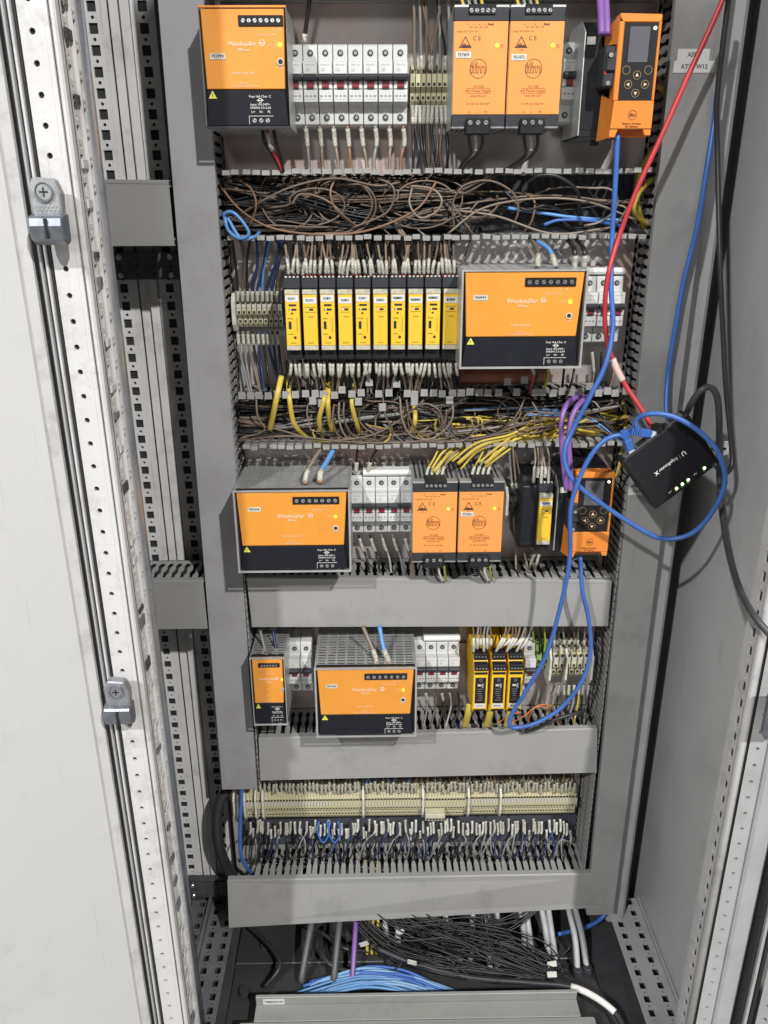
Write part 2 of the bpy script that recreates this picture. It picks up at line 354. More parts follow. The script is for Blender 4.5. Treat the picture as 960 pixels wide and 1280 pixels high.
# hinges on the post
def hinge(px, py, mm):
    c = W(px, py, .37); h = MB()
    a = MB().pf([(-.017, -.004), (.016, -.006), (.018, .022), (.012, .038), (-.012, .040), (-.019, .028)], 0, -.016, mm)
    ho = a.build('hinge', FP, bevel=.002); ho.location = c - FP.location; ho.scale = (.78, .8, .80)
    b = MB(); b.px([(-.001, -.030), (-.010, -.034), (-.022, -.028), (-.027, -.014), (-.024, -.002), (-.012, .002), (0, .001)], -.021, .019, pbr('blue grey cast zinc', (.23, .25, .28), .35, .7, vary=.2, scale=60))
    b.build('hinge_knuckle', ho, bevel=.002)
    MB().cyl((0, -.0155, .024), (0, -.003, 0), .0085, mm, 16).ring((0, -.016, .024), (0, -.0035, 0), .0105, .0015, dgalv_m).build('hinge_screw', ho)
    x = MB().box(-.005, .005, -.0192, -.0188, .0232, .0248, dark_m).box(-.0008, .0008, -.0193, -.0189, .019, .029, dark_m); x.build('screw_cross', ho)
    g = MB()
    for i in range(6):
        for j in range(3): g.cyl((-.0125 + i * .0048 + (j % 2) * .002, -.0155, .0015 + j * .0036), (0, -.0013, 0), .0016, mm, 6)
    g.build('grip_dimples', ho)
    MB().box(-.0012, .0012, -.0295, -.02, -.026, -.004, dark_m).build('hinge_slit', ho)
hinge(66, 268, zinc_m); hinge(152, 874, pbr('grey cast zinc', (.34, .35, .37), .42, .6, vary=.2, scale=50))

# ---- left door, hinged on the post, opened past a right angle
D = bpy.data.objects.new('door', None); sc.collection.objects.link(D); D.parent = cab; D.location = (-.3235, -.366, 0)
dv = V(-.74, -.67, 0).normalized(); D.rotation_euler = (0, 0, math.atan2(dv.y, dv.x))
MB().box(.012, .395, -.004, .004, .02, 2.02, door_m).build('door_sheet', D, bevel=.001)
MB().box(-.004, .012, -.012, .0025, .02, 2.02, post_m).build('door_edge_fold', D, bevel=.003)
MB().box(.395, .40, -.02, .004, .02, 2.02, post_m).build('door_edge_fold', D, bevel=.002)
for px, py, w, h in ((20, 0, .05, .004),):
    pass

# ---- right front post
RP = thing('front_frame_post', 'grey front frame post with round holes at the right edge', 'frame post', (.46, -.355, 0))
def r_(mb, name, bevel=0):
    o = mb.build(name, RP, bevel); o.location = V(.011, 0, 0) - RP.location; return o
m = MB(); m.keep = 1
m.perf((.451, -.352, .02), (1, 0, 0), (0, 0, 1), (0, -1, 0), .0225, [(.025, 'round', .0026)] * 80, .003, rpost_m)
m.box(.451, .4735, -.3489, -.34, .02, 2.02, dark_m); r_(m, 'holed_face')  # dark slab behind the face, painted shade for its holes
m = MB().box(.4738, .50, -.358, -.34, .02, 2.02, rpost_m); r_(m, 'rounded_edge', .003)  # greyer than the pale profile: shade painted into this edge
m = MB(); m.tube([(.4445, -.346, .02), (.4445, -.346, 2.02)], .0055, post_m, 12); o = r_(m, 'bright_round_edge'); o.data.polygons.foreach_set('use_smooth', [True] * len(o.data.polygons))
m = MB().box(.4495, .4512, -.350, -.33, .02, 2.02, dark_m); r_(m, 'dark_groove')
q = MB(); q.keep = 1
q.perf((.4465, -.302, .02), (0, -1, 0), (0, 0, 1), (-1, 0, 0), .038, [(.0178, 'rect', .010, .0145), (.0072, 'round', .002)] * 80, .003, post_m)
r_(q, 'slotted_face'); m = MB().box(.4505, .458, -.34, -.302, .02, 2.02, brk_m); r_(m, 'dark_filler')  # filler coloured dark in place of shade in the slots
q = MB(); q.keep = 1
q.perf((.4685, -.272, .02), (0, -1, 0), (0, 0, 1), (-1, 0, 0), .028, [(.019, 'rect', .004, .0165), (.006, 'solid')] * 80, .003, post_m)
r_(q, 'slotted_flange'); m = MB().box(.4725, .481, -.30, -.272, .02, 2.02, dark_m); r_(m, 'dark_filler')
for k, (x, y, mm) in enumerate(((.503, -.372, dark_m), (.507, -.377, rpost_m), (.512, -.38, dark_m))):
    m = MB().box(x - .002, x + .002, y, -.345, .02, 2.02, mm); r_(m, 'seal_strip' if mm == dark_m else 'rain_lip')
D2 = bpy.data.objects.new('door', None); sc.collection.objects.link(D2); D2.parent = cab; D2.location = (.532, -.378, 0); D2.rotation_euler = (0, 0, math.radians(-35))
m = MB(); m.keep = 1
MB().box(.02, .40, -.004, .004, .02, 2.02, pbr('blue grey door paint', (.36, .38, .42), .4, vary=.04)).build('door_sheet', D2)
m.perf((0, -.008, .02), (1, 0, 0), (0, 0, 1), (0, -1, 0), .02, [(.025, 'round', .0028)] * 80, .003, rpost_m); m.box(0, .02, -.0045, .002, .02, 2.02, dark_m); m.build('door_edge_rail', D2)
c = W(957, 888, .37)
m = MB().box(-.004, .03, -.014, 0, -.03, .03, pbr('blue grey cast zinc', (0, 0, 0))); m = m.build('hinge', RP, bevel=.004); m.location = c - RP.location
c = W(930, 25, .1)

# ================================================================== DUCTS
FING = [(-.0042, .002), (-.0036, .014), (-.0024, .019), (-.0024, .024), (-.0041, .029), (-.0041, .039), (-.0024, .045), (-.0024, .051), (-.0040, .057), (-.0043, .0745), (-.0050, .080)]
def finger_mesh(L=.08, lip=.0075):
    mb = MB(); k = L / .08
    poly = [(x, -d * k, 0) for x, d in FING] + [(-x, -d * k, 0) for x, d in FING[::-1]]
    n = len(FING)
    # quads strip rather than one concave polygon
    for i in range(n - 1):
        a, b = FING[i], FING[i + 1]
        mb.prism([(a[0], -a[1] * k, 0), (-a[0], -a[1] * k, 0), (-b[0], -b[1] * k, 0), (b[0], -b[1] * k, 0)], (0, 0, .0016), duct_m)
    mb.prism([(-.0050, -L, -.0002), (.0050, -L, -.0002), (.0046, -L, lip), (-.0046, -L, lip)], (0, -.0016, 0), duct_m)
    return mb.mesh('finger')
FM = finger_mesh(.08, .0055); FM_lid = finger_mesh(.0755, .0018); FM_big = finger_mesh(.081, .0095)
def hduct(label, z0, z1, x0, x1, lid=None, lip_up=1, jitter=.0, skip=None, miss=0, fmesh=None, lidm=None):
    t = thing('wire_duct', label, 'wire duct', (x0, 0, z0), 'slotted wire ducts on the mounting plate')
    h = z1 - z0; w = x1 - x0
    MB().box(0, w, -.003, -.0002, 0, h, blk2_m).build('duct_base', t)  # charcoal, not duct grey: the dark duct inside is painted in
    MB().box(0, w, -.011, -.003, 0, .0016, duct_m).box(0, w, -.011, -.003, h - .0016, h, duct_m).build('duct_wall_foot', t)
    n = int(w / .0125)
    if lid: fmesh = FM_lid
    for side in (0, 1):
        for i in range(n):
            x = (i + .5) * w / n
            if skip and skip(x + x0, side): continue
            j = lambda a: U(-a, a)
            if side == 1: o = mobj('finger', (FM_big if miss else fmesh) or FM, t, (x + j(.0004), 0, h - .0016), (j(jitter) + (U(-.22, -.05) if rnd.random() < miss else 0), j(.01), j(.02)))
            else: o = mobj('finger', fmesh or FM, t, (x + j(.0004), 0, .0016 + (.0035 if lid else 0)), (j(jitter), math.pi + j(.01), j(.02)))
    if lid:
        A, B, Cc, Dd = [Vector(p) - t.location for p in lid]   # TL TR BR BL on the front face
        q = MB(); q.prism([Dd, Cc, B, A], (0, .0018, 0), lidm or lid_m)
        q.prism([A + V(0, .0018, -.0015), B + V(0, .0018, -.0015), B + V(0, .0018, 0), A + V(0, .0018, 0)], (0, .010, 0), lidm or lid_m)
        q.prism([Dd + V(0, .0018, 0), Cc + V(0, .0018, 0), Cc + V(0, .0018, .0015), Dd + V(0, .0018, .0015)], (0, .010, 0), lidm or lid_m)
        q.build('duct_lid', t, bevel=.0005)
        q = MB(); q.prism([A + V(0, -.0006, -.0045), B + V(0, -.0006, -.0045), B + V(0, -.0006, -.001), A + V(0, -.0006, -.001)], (0, .0006, 0), lidm or lid_m)
        q.build('lid_bead', t)
    return t
hduct('open slotted duct above the yellow relays, full of brown wires', 1.326, 1.402, -.186, .355, jitter=.015, miss=.0)
hduct('open slotted duct below the yellow relays, holding yellow cables', 1.048, 1.119, -.186, .355, jitter=.02, miss=.18)
hduct('topmost duct with an added unseen lid along the upper edge above the orange power supplies', 1.60, 1.68, -.186, .355, [V(-.186, -.083, 1.682), V(.355, -.083, 1.682), V(.355, -.083, 1.602), V(-.186, -.083, 1.602)], jitter=.02)  # lid out of view, added to shade the plate evenly
hduct('closed grey duct under the two small orange supplies of the third row', .757, .838, -.19, .358,
      [W(308, 722, .083), W(765, 726, .083), W(760, 783, .083), W(315, 784, .083)], jitter=.01)
hduct('closed grey duct below the three black and yellow relays', .474, .558, -.19, .362,
      [W(323, 923, .083), W(747, 911, .083), W(746, 966, .083), W(325, 976, .083)], jitter=.01)
hduct('lowest wide duct with a crooked dirty lid, left end in shade', .172, .262, -.216, .372,
      [W(284, 1101, .088), W(765, 1092, .083), W(760, 1134, .083), W(286, 1160, .104)], jitter=.01)
# stubs left of the vertical duct
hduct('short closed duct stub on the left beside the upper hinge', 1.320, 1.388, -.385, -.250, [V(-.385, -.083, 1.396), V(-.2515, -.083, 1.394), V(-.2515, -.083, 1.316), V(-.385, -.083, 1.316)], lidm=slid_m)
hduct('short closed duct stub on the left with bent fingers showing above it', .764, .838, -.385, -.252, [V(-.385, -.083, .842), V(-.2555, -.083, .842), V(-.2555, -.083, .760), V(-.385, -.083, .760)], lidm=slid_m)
def vduct(label, x0, x1, z0, z1, lid, sides, lidm=vlid_m, fz=None):
    t = thing('wire_duct', label, 'wire duct', (x0, 0, z0), 'slotted wire ducts on the mounting plate')
    w = x1 - x0; h = z1 - z0
    MB().box(0, w, -.003, -.0002, 0, h, blk2_m).build('duct_base', t)  # charcoal base paints in the dark inside of the duct
    for s in sides:
        n = int(h / .0125)
        for i in range(n):
            z = (i + .5) * h / n
            if fz and not fz(z + z0): continue
            x = .0016 if s == 0 else w - .0016
            mobj('finger', FM_lid, t, (x, 0, z), (0, -T if s == 0 else T, 0))
        MB().box(0 if s == 0 else w - .0016, .0016 if s == 0 else w, -.012, -.003, 0, h, duct_m).build('duct_wall_foot', t)
    A, B, Cc, Dd = [Vector(p) - t.location for p in lid]
    q = MB().prism([Dd, Cc, B, A], (0, .0018, 0), lidm)
    q.prism([A + V(0, .0018, 0), A + V(.0015, .0018, 0), Dd + V(.0015, .0018, 0), Dd + V(0, .0018, 0)], (0, .010, 0), lidm)
    q.prism([B + V(-.0015, .0018, 0), B + V(0, .0018, 0), Cc + V(0, .0018, 0), Cc + V(-.0015, .0018, 0)], (0, .010, 0), lidm)
    q.build('duct_lid', t, bevel=.0005); return t
ll = vduct('tall left vertical duct with a smooth grey lid', -.252, -.194, .46, 1.75, [V(-.243, -.083, 1.75), V(-.191, -.083, 1.75), V(-.1985, -.083, .456), V(-.2565, -.083, .456)], (1,), fz=lambda z: z > .46)
rl = vduct('tall right vertical duct with a scuffed grey lid', .366, .424, .18, 1.75, [V(.357, -.083, 1.75), V(.422, -.083, 1.75), V(.426, -.083, .165), V(.378, -.083, .165)], (0,), lidm=lid_m)

# DIN rails
for z, x0, x1, wh in ((1.503, -.19, .34, 'top'), (1.228, -.188, .352, 'second'), (.946, -.185, .35, 'third'), (.668, -.185, .35, 'fourth'), (.385, -.262, .352, 'lowest')):
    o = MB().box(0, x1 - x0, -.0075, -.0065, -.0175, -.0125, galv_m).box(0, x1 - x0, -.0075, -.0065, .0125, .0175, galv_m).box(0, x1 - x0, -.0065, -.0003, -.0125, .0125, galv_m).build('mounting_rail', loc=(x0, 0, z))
    tag(o, 'zinc mounting rail carrying the devices of the %s row' % wh, 'mounting rail', 'device mounting rails')

# ================================================================== DEVICES
def screw_mesh():
    q = MB().cyl((0, 0, 0), (0, -.0008, 0), .0026, steel_m, 10).box(-.0022, .0022, -.0011, -.0007, -.0004, .0004, dark_m)
    return q.mesh('terminal_screw')
SCREW = screw_mesh()
def power_supply(label, x, z, w, h, d, n_top, sticker, led=led_m, front_l=None, stickpos=(.09, .34), lower=3, wide=True, cols=12, group='orange and black power supplies'):
    """x = left edge. Steel cheeks, vented top and bottom, orange over black front."""
    t = thing('power_supply', label, 'power supply', (x + w / 2, 0, z), group)
    a, b = -w / 2, w / 2; f = -d; H = h / 2
    ck = .0028 if wide else .0014
    if .06 < w < .12: ck = .0005
    MB().box(a, a + ck, f, -.010, -H, H, psteel_m).build('side_cheek', t, bevel=.0004)
    MB().box(b - ck, b, f, -.010, -H, H, psteel_m).build('side_cheek', t, bevel=.0004)
    yb = f + .013
    for nm, zz, s in (('top_grille', H, 1), ('bottom_grille', -H, -1)):
        q = MB(); q.keep = 1; L = d - .013 - .012; rows = max(6, int(L / .0075)); p = L / rows; nc = max(3, int((w - 2 * ck) / .0135))
        u = V(1, 0, 0); o0 = V(a + ck, yb, zz)
        q.perf(o0, (1, 0, 0), (0, 1, 0), (0, 0, s), w - 2 * ck, [(p, 'rect', (w - 2 * ck) / nc * .78, p * .52, nc)] * rows, .0012, psteel_m)
        q.build(nm, t)
    MB().box(a + .004, b - .004, -.02, -.012, -H + .003, H - .003, psteel_m).box(a + .008, b - .008, yb + .012, -.03, -H + .012, H - .03, pcb_m).build('circuit_block', t)
    q = MB()
    for k in range(int(w / .028)):
        cx = a + .02 + k * .027; q.cyl((cx, yb + .035, H - .028), (0, 0, .018), .008, rnd.choice((blk2_m, copper_m, gw)), 10)
        q.box(cx - .008, cx + .006, yb + .058, yb + .075, H - .028, H - .012, rnd.choice((copper_m, blk2_m, tb_m)))
    q.build('component', t)
    # recessed black backing, tapered orange panel, black lower panel
    MB().box(a + ck, b - ck, f + .008, f + .013, -H + .001, H - .001, blk_m).build('front_backing', t)
    zl = H - h * .672; tp = .045 * w if wide else .06 * w
    A = [(a + ck + .002, H - .0015), (b - ck - .002, H - .0015), (b - ck - tp, zl), (a + ck + tp * .75, zl)]
    MB().pf(A, f + .0015, f + .0085, org_m).build('orange_panel', t, bevel=.0007)
    B = [(a + ck + tp * .75, zl - .0008), (b - ck - tp, zl - .0008), (b - ck - tp * .35, -H + .002), (a + ck + tp * .15, -H + .002)]
    MB().pf(B, f + .0022, f + .0085, blue_blk).build('lower_panel', t, bevel=.0007)
    MB().box(a, b, f - .0002, f + .0014, -H - .0012, -H + .0016, psteel_m if ck > .0012 else blk2_m).build('bottom_lip', t)
    MB().box(a, b, f - .0002, f + .0030, H - .0010, H + .0010, psteel_m if ck > .0012 else org_m).build('top_lip', t)
    y = f + .0013; yo = f + .0010
    # output terminals
    tw = n_top * ((.0087 if w > .12 else .0069) if wide else .0050) + .002; tx1 = b - ck - ((.012 if w > .12 else .003) if wide else .006); th = .0095 if wide else .006
    s = MB().box(tx1 - tw, tx1, f - .0002, f + .0014, H - .0095 - th, H - .0095 + .001, blk_m).build('output_terminals', t, bevel=.0003)
    for k in range(n_top):
        o = mobj('terminal_screw', SCREW, s, (tx1 - tw + .0055 + k * (tw - .011 + .0001) / (n_top - 1), f - .0003, H - .0095 - th / 2 + .0005), (0, U(0, 3), 0))
        if w < .12: o.scale = (.8, 1, .8) if wide else (.6, 1, .6)
    ty = yo
    k = 1 if wide else .62
    text('+    +    -    -    -    13   14', .0042 * k, pprint_m, t, (tx1 - tw / 2, ty, H - .0225))
    text('Output DC 24V', .0034 * k, pprint_m, t, (tx1 - tw * .42, ty, H - .0275))
    lx = -.002 if wide else -.001
    text('Weidmüller', (.0078 if w > .12 else .0066) if wide else .0056, pprint_m, t, (lx, ty, H - .0365), bold=.0001)
    text('PROeco', .0038 * k, pprint_m, t, (lx + .002, ty, H - .0425), bold=.0001)
    lo = MB(); e = (.0265 if w > .12 else .0225) * k if wide else .0145
    lo.ring((lx + e, yo + .0002, H - .0355), (0, -.0003, 0), .0028 * k + .0004, .0006, wprint_m, 14).box(lx + e - .0022, lx + e + .0022, yo - .0001, yo + .0002, H - .0362, H - .0356, wprint_m)
    lo.build('maker_emblem', t)
    ex = b - ((.0245 if w > .12 else .0125) if wide else .0085) * (1 if w > .06 else .9)
    MB().cyl((ex + .0042 * k, yo + .0004, H - .0375), (0, -.0012, 0), .0023 if wide else .0016, led, 12).build('status_led', t)
    text('DC OK', .003 * k, pprint_m, t, (ex - .004 * k, ty, H - .0375))
    hz = H - .0545
    q = MB().ring((ex + .004 * k, yo + .0003, hz), (0, -.0012, 0), .0036 * k + .0003, .0012, white_m, 16).cyl((ex + .004 * k, yo + .0003, hz), (0, -.0009, 0), .0024 * k, dark_m, 12)
    q.build('voltage_trimmer', t)
    text('24...28V', .0028 * k, pprint_m, t, (ex + .003 * k, ty, hz - .0062))
    text('180W', .0042 * k, pprint_m, t, (-.002, ty, H - .066)) if not wide else text('480W 24V 20A' if w < .12 else '960W 24V 40A', .0040, pprint_m, t, (-.002, ty, H - .066))
    text('Made in\nDC POWER SUPPLY 24V', .0030 * k, pprint_m, t, (-.002, ty, zl + .0045))
    # lower panel print
    yl = f + .0021; bx = b - (.034 if wide else .015)
    text('Fuse 16A Char. C', .0031 * k + .0004, wprint_m, t, (bx, yl, zl - .0075))
    text('Input 100-240V~\n50/60Hz 5.5-2.6A', .0029 * k + .0005, wprint_m, t, (bx, yl, zl - .0175))
    MB().ring((bx, yl + .0001, zl - .0115), (0, -.0003, 0), .0024, .0006, wprint_m, 12).box(bx - .004, bx + .004, yl - .0001, yl + .0001, zl - .0117, zl - .0111, wprint_m).build('fuse_symbol', t)
    text('L/+     N/-     PE', .0030 * k + .0004, wprint_m, t, (bx, yl, zl - .0235))
    q = MB(); ww_ = .0125 * k + .0015; q.box(bx - ww_, bx - ww_ + .0004, yl - .0002, yl + .0002, -H + .0035, -H + .012, wprint_m).box(bx - ww_, bx + ww_, yl - .0002, yl + .0002, -H + .012, -H + .0124, wprint_m).build('terminal_frame', t)
    for j in range(3):
        o = mobj('terminal_screw', SCREW, t, (bx + (j - 1) * .0077 * (k if not wide else 1), yl + .0002, -H + .0075), (0, U(0, 3), 0)); o.scale = (.85 * k + .1, 1, .85 * k + .1)
    q = MB(); s_ = .0048 if wide else .0036; cx = a + ck + tp * .75 + s_ + .001
    q.pf([(cx - s_, zl - .0095), (cx + s_, zl - .0095), (cx, zl - .0012)], yl - .0003, yl + .0003, pbr('warning yellow', (.75, .72, .12), .5)); wtri = q.build('warning_triangle', t)
    text('!', .0048 if wide else .0036, print_m, wtri, (cx, yl - .0004, zl - .0064), bold=.0002)
    if sticker:
        sx = a + stickpos[0] * w; sz = H - stickpos[1] * h
        q = MB().box(sx, sx + .0175, yo - .0002, yo + .0003, sz - .0031, sz + .0031, white_m).build('equipment_sticker', t)
        text(sticker, .0046, print_m, q, (sx + .0088, yo - .0003, sz), bold=.00008)
    return t
def PS(l_, r_, top, bot, py, d):   # left/right px at py, z from px rows at depth d
    return X(l_, py, d), X(r_, py, d) - X(l_, py, d)
x, w = PS(247, 356, 0, 0, 12, .13)
power_supply('orange and black power supply at the top left corner, yellow LED lit', x, 1.510, .098, .122, .13, 7, 'PS1999', stickpos=(.10, .40))
power_supply('wide orange and black power supply right of the yellow relays', .1105, 1.229, .156, .119, .15, 7, 'PS4999', stickpos=(.10, .27))
power_supply('wide orange and black power supply at left of the third row, label by its edge', -.1895, .946, .158, .119, .15, 7, 'PS5004', led=ledo_m, stickpos=(.12, .22))
power_supply('wide orange and black power supply in the row of the three black yellow relays', -.090, .668, .152, .119, .15, 7, 'PS7469', led=ledo_m, stickpos=(.11, .25))
power_supply('narrow orange and black power supply at left end of the fourth row', X(312, 830, .125), .673, .052, .118, .125, 6, '', led=ledo_m, wide=False)
# the tapped terminal block on top of each wide supply where wires go in
for cx, z, d, n in ((-.028, 1.006, .15, 7),):
    pass

def ifm_supply(label, xl, z, w, h, d, sticker, stick_z, lit=True):
    t = thing('bus_power_supply', label, 'power supply', (xl + w / 2, 0, z), 'narrow orange bus power supplies')
    a, b, H, f = -w / 2, w / 2, h / 2, -d
    MB().box(a + .0006, b - .0006, f + .010, -.012, -H + .004, H - .004, pbr('dark heat sink', (.10, .10, .105), .45, .5)).build('housing', t)
    q = MB(); nr = int((w) / .0062)
    for s in (-1, 1):
        for k in range(nr):
            xx = a + .0025 + k * (w - .005) / (nr - 1); q.box(xx - .0015, xx + .0015, f + .016, -.014, s * (H - .004), s * (H - .0012), psteel_m)
    q.build('cooling_fins', t)
    MB().box(a, a + .0007, f + .004, -.012, -H, H, psteel_m).box(b - .0007, b, f + .004, -.012, -H, H, psteel_m).build('side_sheet', t)
    zt = H - .0145; zb = -H + .0135
    MB().box(a, b, f + .0005, f + .012, zt, H - .001, blk2_m).build('top_cover', t, bevel=.0005)
    MB().box(a, b, f + .0005, f + .012, -H + .001, zb, blk2_m).build('bottom_cover', t, bevel=.0005)
    MB().box(a + .0004, b - .0004, f, f + .012, zb + .0003, zt - .0003, orgp_m).build('orange_panel', t, bevel=.0005)
    MB().box(a + .0002, a + w * .26, f, f + .014, H - .001, H + .0012, psteel_m).box(b - w * .24, b - .0002, f, f + .014, H - .001, H + .0012, psteel_m).build('top_lip', t)
    MB().box(a + .0002, a + w * .24, f - .0004, f + .012, -H - .0008, -H + .001, steel_m).box(b - w * .26, b - .0002, f - .0004, f + .012, -H - .0008, -H + .001, steel_m).build('bottom_lip', t)
    s = MB().box(a + w * .26, b - w * .25, f - .0012, f + .028, H - .0085, H + .002, blk_m).build('output_plug', t, bevel=.0006)
    for k in range(5): mobj('terminal_screw', SCREW, s, (a + w * .31 + k * w * .40 / 4, f - .0014, H - .0045), (0, U(0, 3), 0)).scale = (.85, 1, .85)
    s = MB().box(a + w * .26, b - w * .28, f - .006, f + .012, -H - .0075, -H + .0095, blk_m).build('input_plug', t, bevel=.001)
    for k in range(3): mobj('terminal_screw', SCREW, s, (a + w * .34 + k * w * .148, f - .0063, -H + .0048), (0, U(0, 3), 0)).scale = (1, 1, 1)
    y = f - .0001; P = rprint_m
    text('+      -      +      -   Shield', .0030, P, t, (-.001, y, zt - .0035), bold=.0001); text('ASi+  ASi-  ASi+  ASi-', .0024, P, t, (-.003, y, zt - .0062))
    text('Output DC 30,5V / 4A', .0026, P, t, (a + .003, y, zt - .0105), align='LEFT')
    q = MB(); tx, tz = a + .0135, zt - .0215; hl = .0075
    outer = [(tx - hl, tz - .0055), (tx + hl, tz - .0055), (tx, tz + .0065)]
    for i in range(3):
        p, r2 = Vector((*outer[i], 0)), Vector((*outer[(i + 1) % 3], 0)); dd = (r2 - p).normalized(); nn = V(-dd.y, dd.x, 0) * .0009
        pts = [p, r2, r2 + nn - dd * .001, p + nn + dd * .001]; q.pf([(v.x, v.y) for v in pts], y - .0001, y + .0001, print_m)
    q.box(tx - .0045, tx + .0050, y - .0001, y + .0001, tz - .0046, tz - .0025, P).box(tx - .003, tx + .001, y - .0001, y + .0001, tz - .002, tz - .001, P); q.build('warning_triangle', t)
    text('110°C', .0024, P, t, (tx, y, tz - .0078)); 
    text('C E', .0062, P, t, (a + .0265, y, zt - .0175), bold=.00005)
    MB().cyl((b - .0125, f, zt - .0245), (0, -.0008, 0), .0022, ledo_m, 12).build('status_led', t)
    text('ASi+\nOK', .0024, P, t, (b - .0065, y, zt - .0255))
    lz = -.0005
    q = MB().ring((-.002, y + .0001, lz), (0, -.0003, 0), .0100, .0005, P, 30).build('maker_emblem', t)
    text('ifm', .0150, P, q, (-.002, y, lz + .0002), bold=.0005); text('ifm', .0150, orgp_m, q, (-.002, y - .0001, lz + .0002), bold=-.00015)
    text('AC1256', .0036, P, t, (-.001, y, -.0190)); text('ASi Power Supply', .0042, P, t, (-.001, y, -.0235)); text('www.ifm.com', .0034, P, t, (-.001, y, -.0285))
    MB().box(-.0150, .0130, y - .0001, y + .0001, -.0212, -.0209, P).box(-.0150, .0130, y - .0001, y + .0001, -.0262, -.0259, P).build('print_rule', t)
    text('AC 100-120 / 200-240V', .0028, P, t, (-.001, y, zb + .0115)); text('N         L         PE', .0030, P, t, (-.001, y, zb + .0028))
    if sticker:
        q = MB().box(a + .003, a + .0205, y - .0006, y + .0001, stick_z - .0033, stick_z + .0033, white_m).build('equipment_sticker', t); text(sticker, .0044, print_m, q, (a + .0118, y - .0007, stick_z), bold=.00005)
    return t
ifm_supply('narrow orange power supply in the top row, left of the pair', .0965, 1.511, .0625, .124, .12, 'PS7409', .0135)
ifm_supply('narrow orange power supply in the top row, right of the pair', .1605, 1.511, .0625, .124, .12, 'PS1472', .0110)
ifm_supply('narrow orange power supply in the third row without a sticker, left of its pair', X(516, 610, .12), .946, .0625, .120, .12, '', 0)
ifm_supply('narrow orange power supply in the third row with a white sticker by the emblem', X(574.5, 610, .12), .946, .0625, .120, .12, 'PS7466', .0125)

# ---- circuit breaker
def breaker(m_=mcb_m):
    t = thing('circuit_breaker', '', 'circuit breaker', (0, 0, 0))
    w = .0087
    prof = [(-.006, -.045), (-.044, -.045), (-.050, -.042), (-.0505, -.030), (-.0512, -.0235), (-.065, -.0185), (-.066, .0255), (-.0535, .0258), (-.051, .027), (-.050, .044), (-.046, .0465), (-.006, .0465)]
    MB().px(prof, -w, w, m_).build('housing', t, bevel=.0004)
    MB().box(-w + .0008, w - .0008, -.0665, -.0658, .0115, .0245, mcb2_m).box(-w + .0008, w - .0008, -.0662, -.0655, -.0183, -.0052, mcb2_m).build('rating_plate', t)
    for z in (.0365, -.0345):
        s = MB().cyl((0, -.0515 if z > 0 else -.0518, z), (0, .001, 0), .0036, dark_m, 12).cyl((.0002, -.0519 if z > 0 else -.0522, z), (0, .001, 0), .0021, dgalv_m, 8).build('terminal_screw', t)
    s = MB().box(-w + .0004, w - .0004, -.0672, -.064, -.0042, .0108, mcb2_m).build('lever_bay', t, bevel=.0004)
    MB().box(-.0042, .0042, -.0685, -.0665, -.0032, .0035, red_m).box(-.0042, .0042, -.0683, -.0665, -.0042, -.0032, blk_m).build('lever', s)
    MB().px([(-.066, .0035), (-.074, .0045), (-.0755, .0085), (-.073, .0115), (-.066, .0105)], -w + .0001, w - .0001, blk2_m).build('lever_bar', t, bevel=.0006)
    text('5SY6 C16', .0026, gprint_m, t, (0, -.0667, .0215)); text('C 10\n~400V', .0022, gprint_m, t, (-.003, -.0667, .0165))
    text('1   2   3', .003, gprint_m, t, (0, -.0664, -.0085)); MB().box(-.0068, .0068, -.0664, -.0661, -.0160, -.0158, print_m).box(-.0068, -.003, -.0664, -.0661, -.0135, -.0110, gprint_m).box(-.0015, .0015, -.0664, -.0661, -.0135, -.0110, gprint_m).box(.003, .0068, -.0664, -.0661, -.0135, -.0110, gprint_m).build('wiring_symbol', t)
    text('ESTEL', .0024, gprint_m, t, (0, -.0505, .0285))
    return t
proto = breaker(); first = True
ORD = ['first', 'second', 'third', 'fourth', 'fifth', 'sixth', 'seventh', 'eighth', 'ninth', 'tenth']
def mcb(x, z, label, group):
    global first
    if first: o = proto; first = False; o.location = (x, 0, z)
    else: o = copy_tree(proto, (x, 0, z))
    tag(o, label, 'circuit breaker', group); return o
for i in range(8): mcb(-.0905 + i * .01835, 1.501, '%s white circuit breaker of eight in the top row, counted from the orange supply' % ORD[i], 'circuit breakers in the top row')
mcb(-.1095, 1.501, 'narrow grey breaker half hidden beside the top left power supply', 'circuit breakers in the top row')
mcb(X(709, 110, .06) + .001, 1.503, 'single shaded breaker between a narrow orange supply and the black gateway', 'circuit breakers in the top row')
for i in range(4): mcb(.2765 + i * .0183, 1.228, '%s of four breakers right of the wide supply in the relay row' % ORD[i], 'circuit breakers by the right duct')
for i in range(5): mcb(-.0245 + i * .0182, .946, '%s of five breakers between the wide and narrow supplies of the third row' % ORD[i], 'circuit breakers in the third row')
for i in range(2): mcb(-.128 + i * .0183, .668, '%s of two breakers between the narrow and the wide supply, fourth row' % ORD[i], 'circuit breakers in the fourth row')
for i in range(4): mcb(.0715 + i * .0182, .668, '%s of four breakers left of the black yellow relays' % ORD[i], 'circuit breakers in the fourth row')
def cover(x0, x1, z, label):
    o = MB().px([(-.012, .0), (-.052, .0), (-.054, .004), (-.050, .0085), (-.012, .0085)], 0, x1 - x0, mcb2_m).build('busbar_cover', loc=(x0, 0, z), bevel=.0006); tag(o, label, 'busbar cover')
cover(-.015, .058, .9935, 'white busbar cover strip over the third row breakers')
cover(.266, .341, 1.2755, 'white busbar cover strip over the breakers by the right duct')
cover(.078, .136, .7155, 'white busbar cover strip over the fourth row breakers')

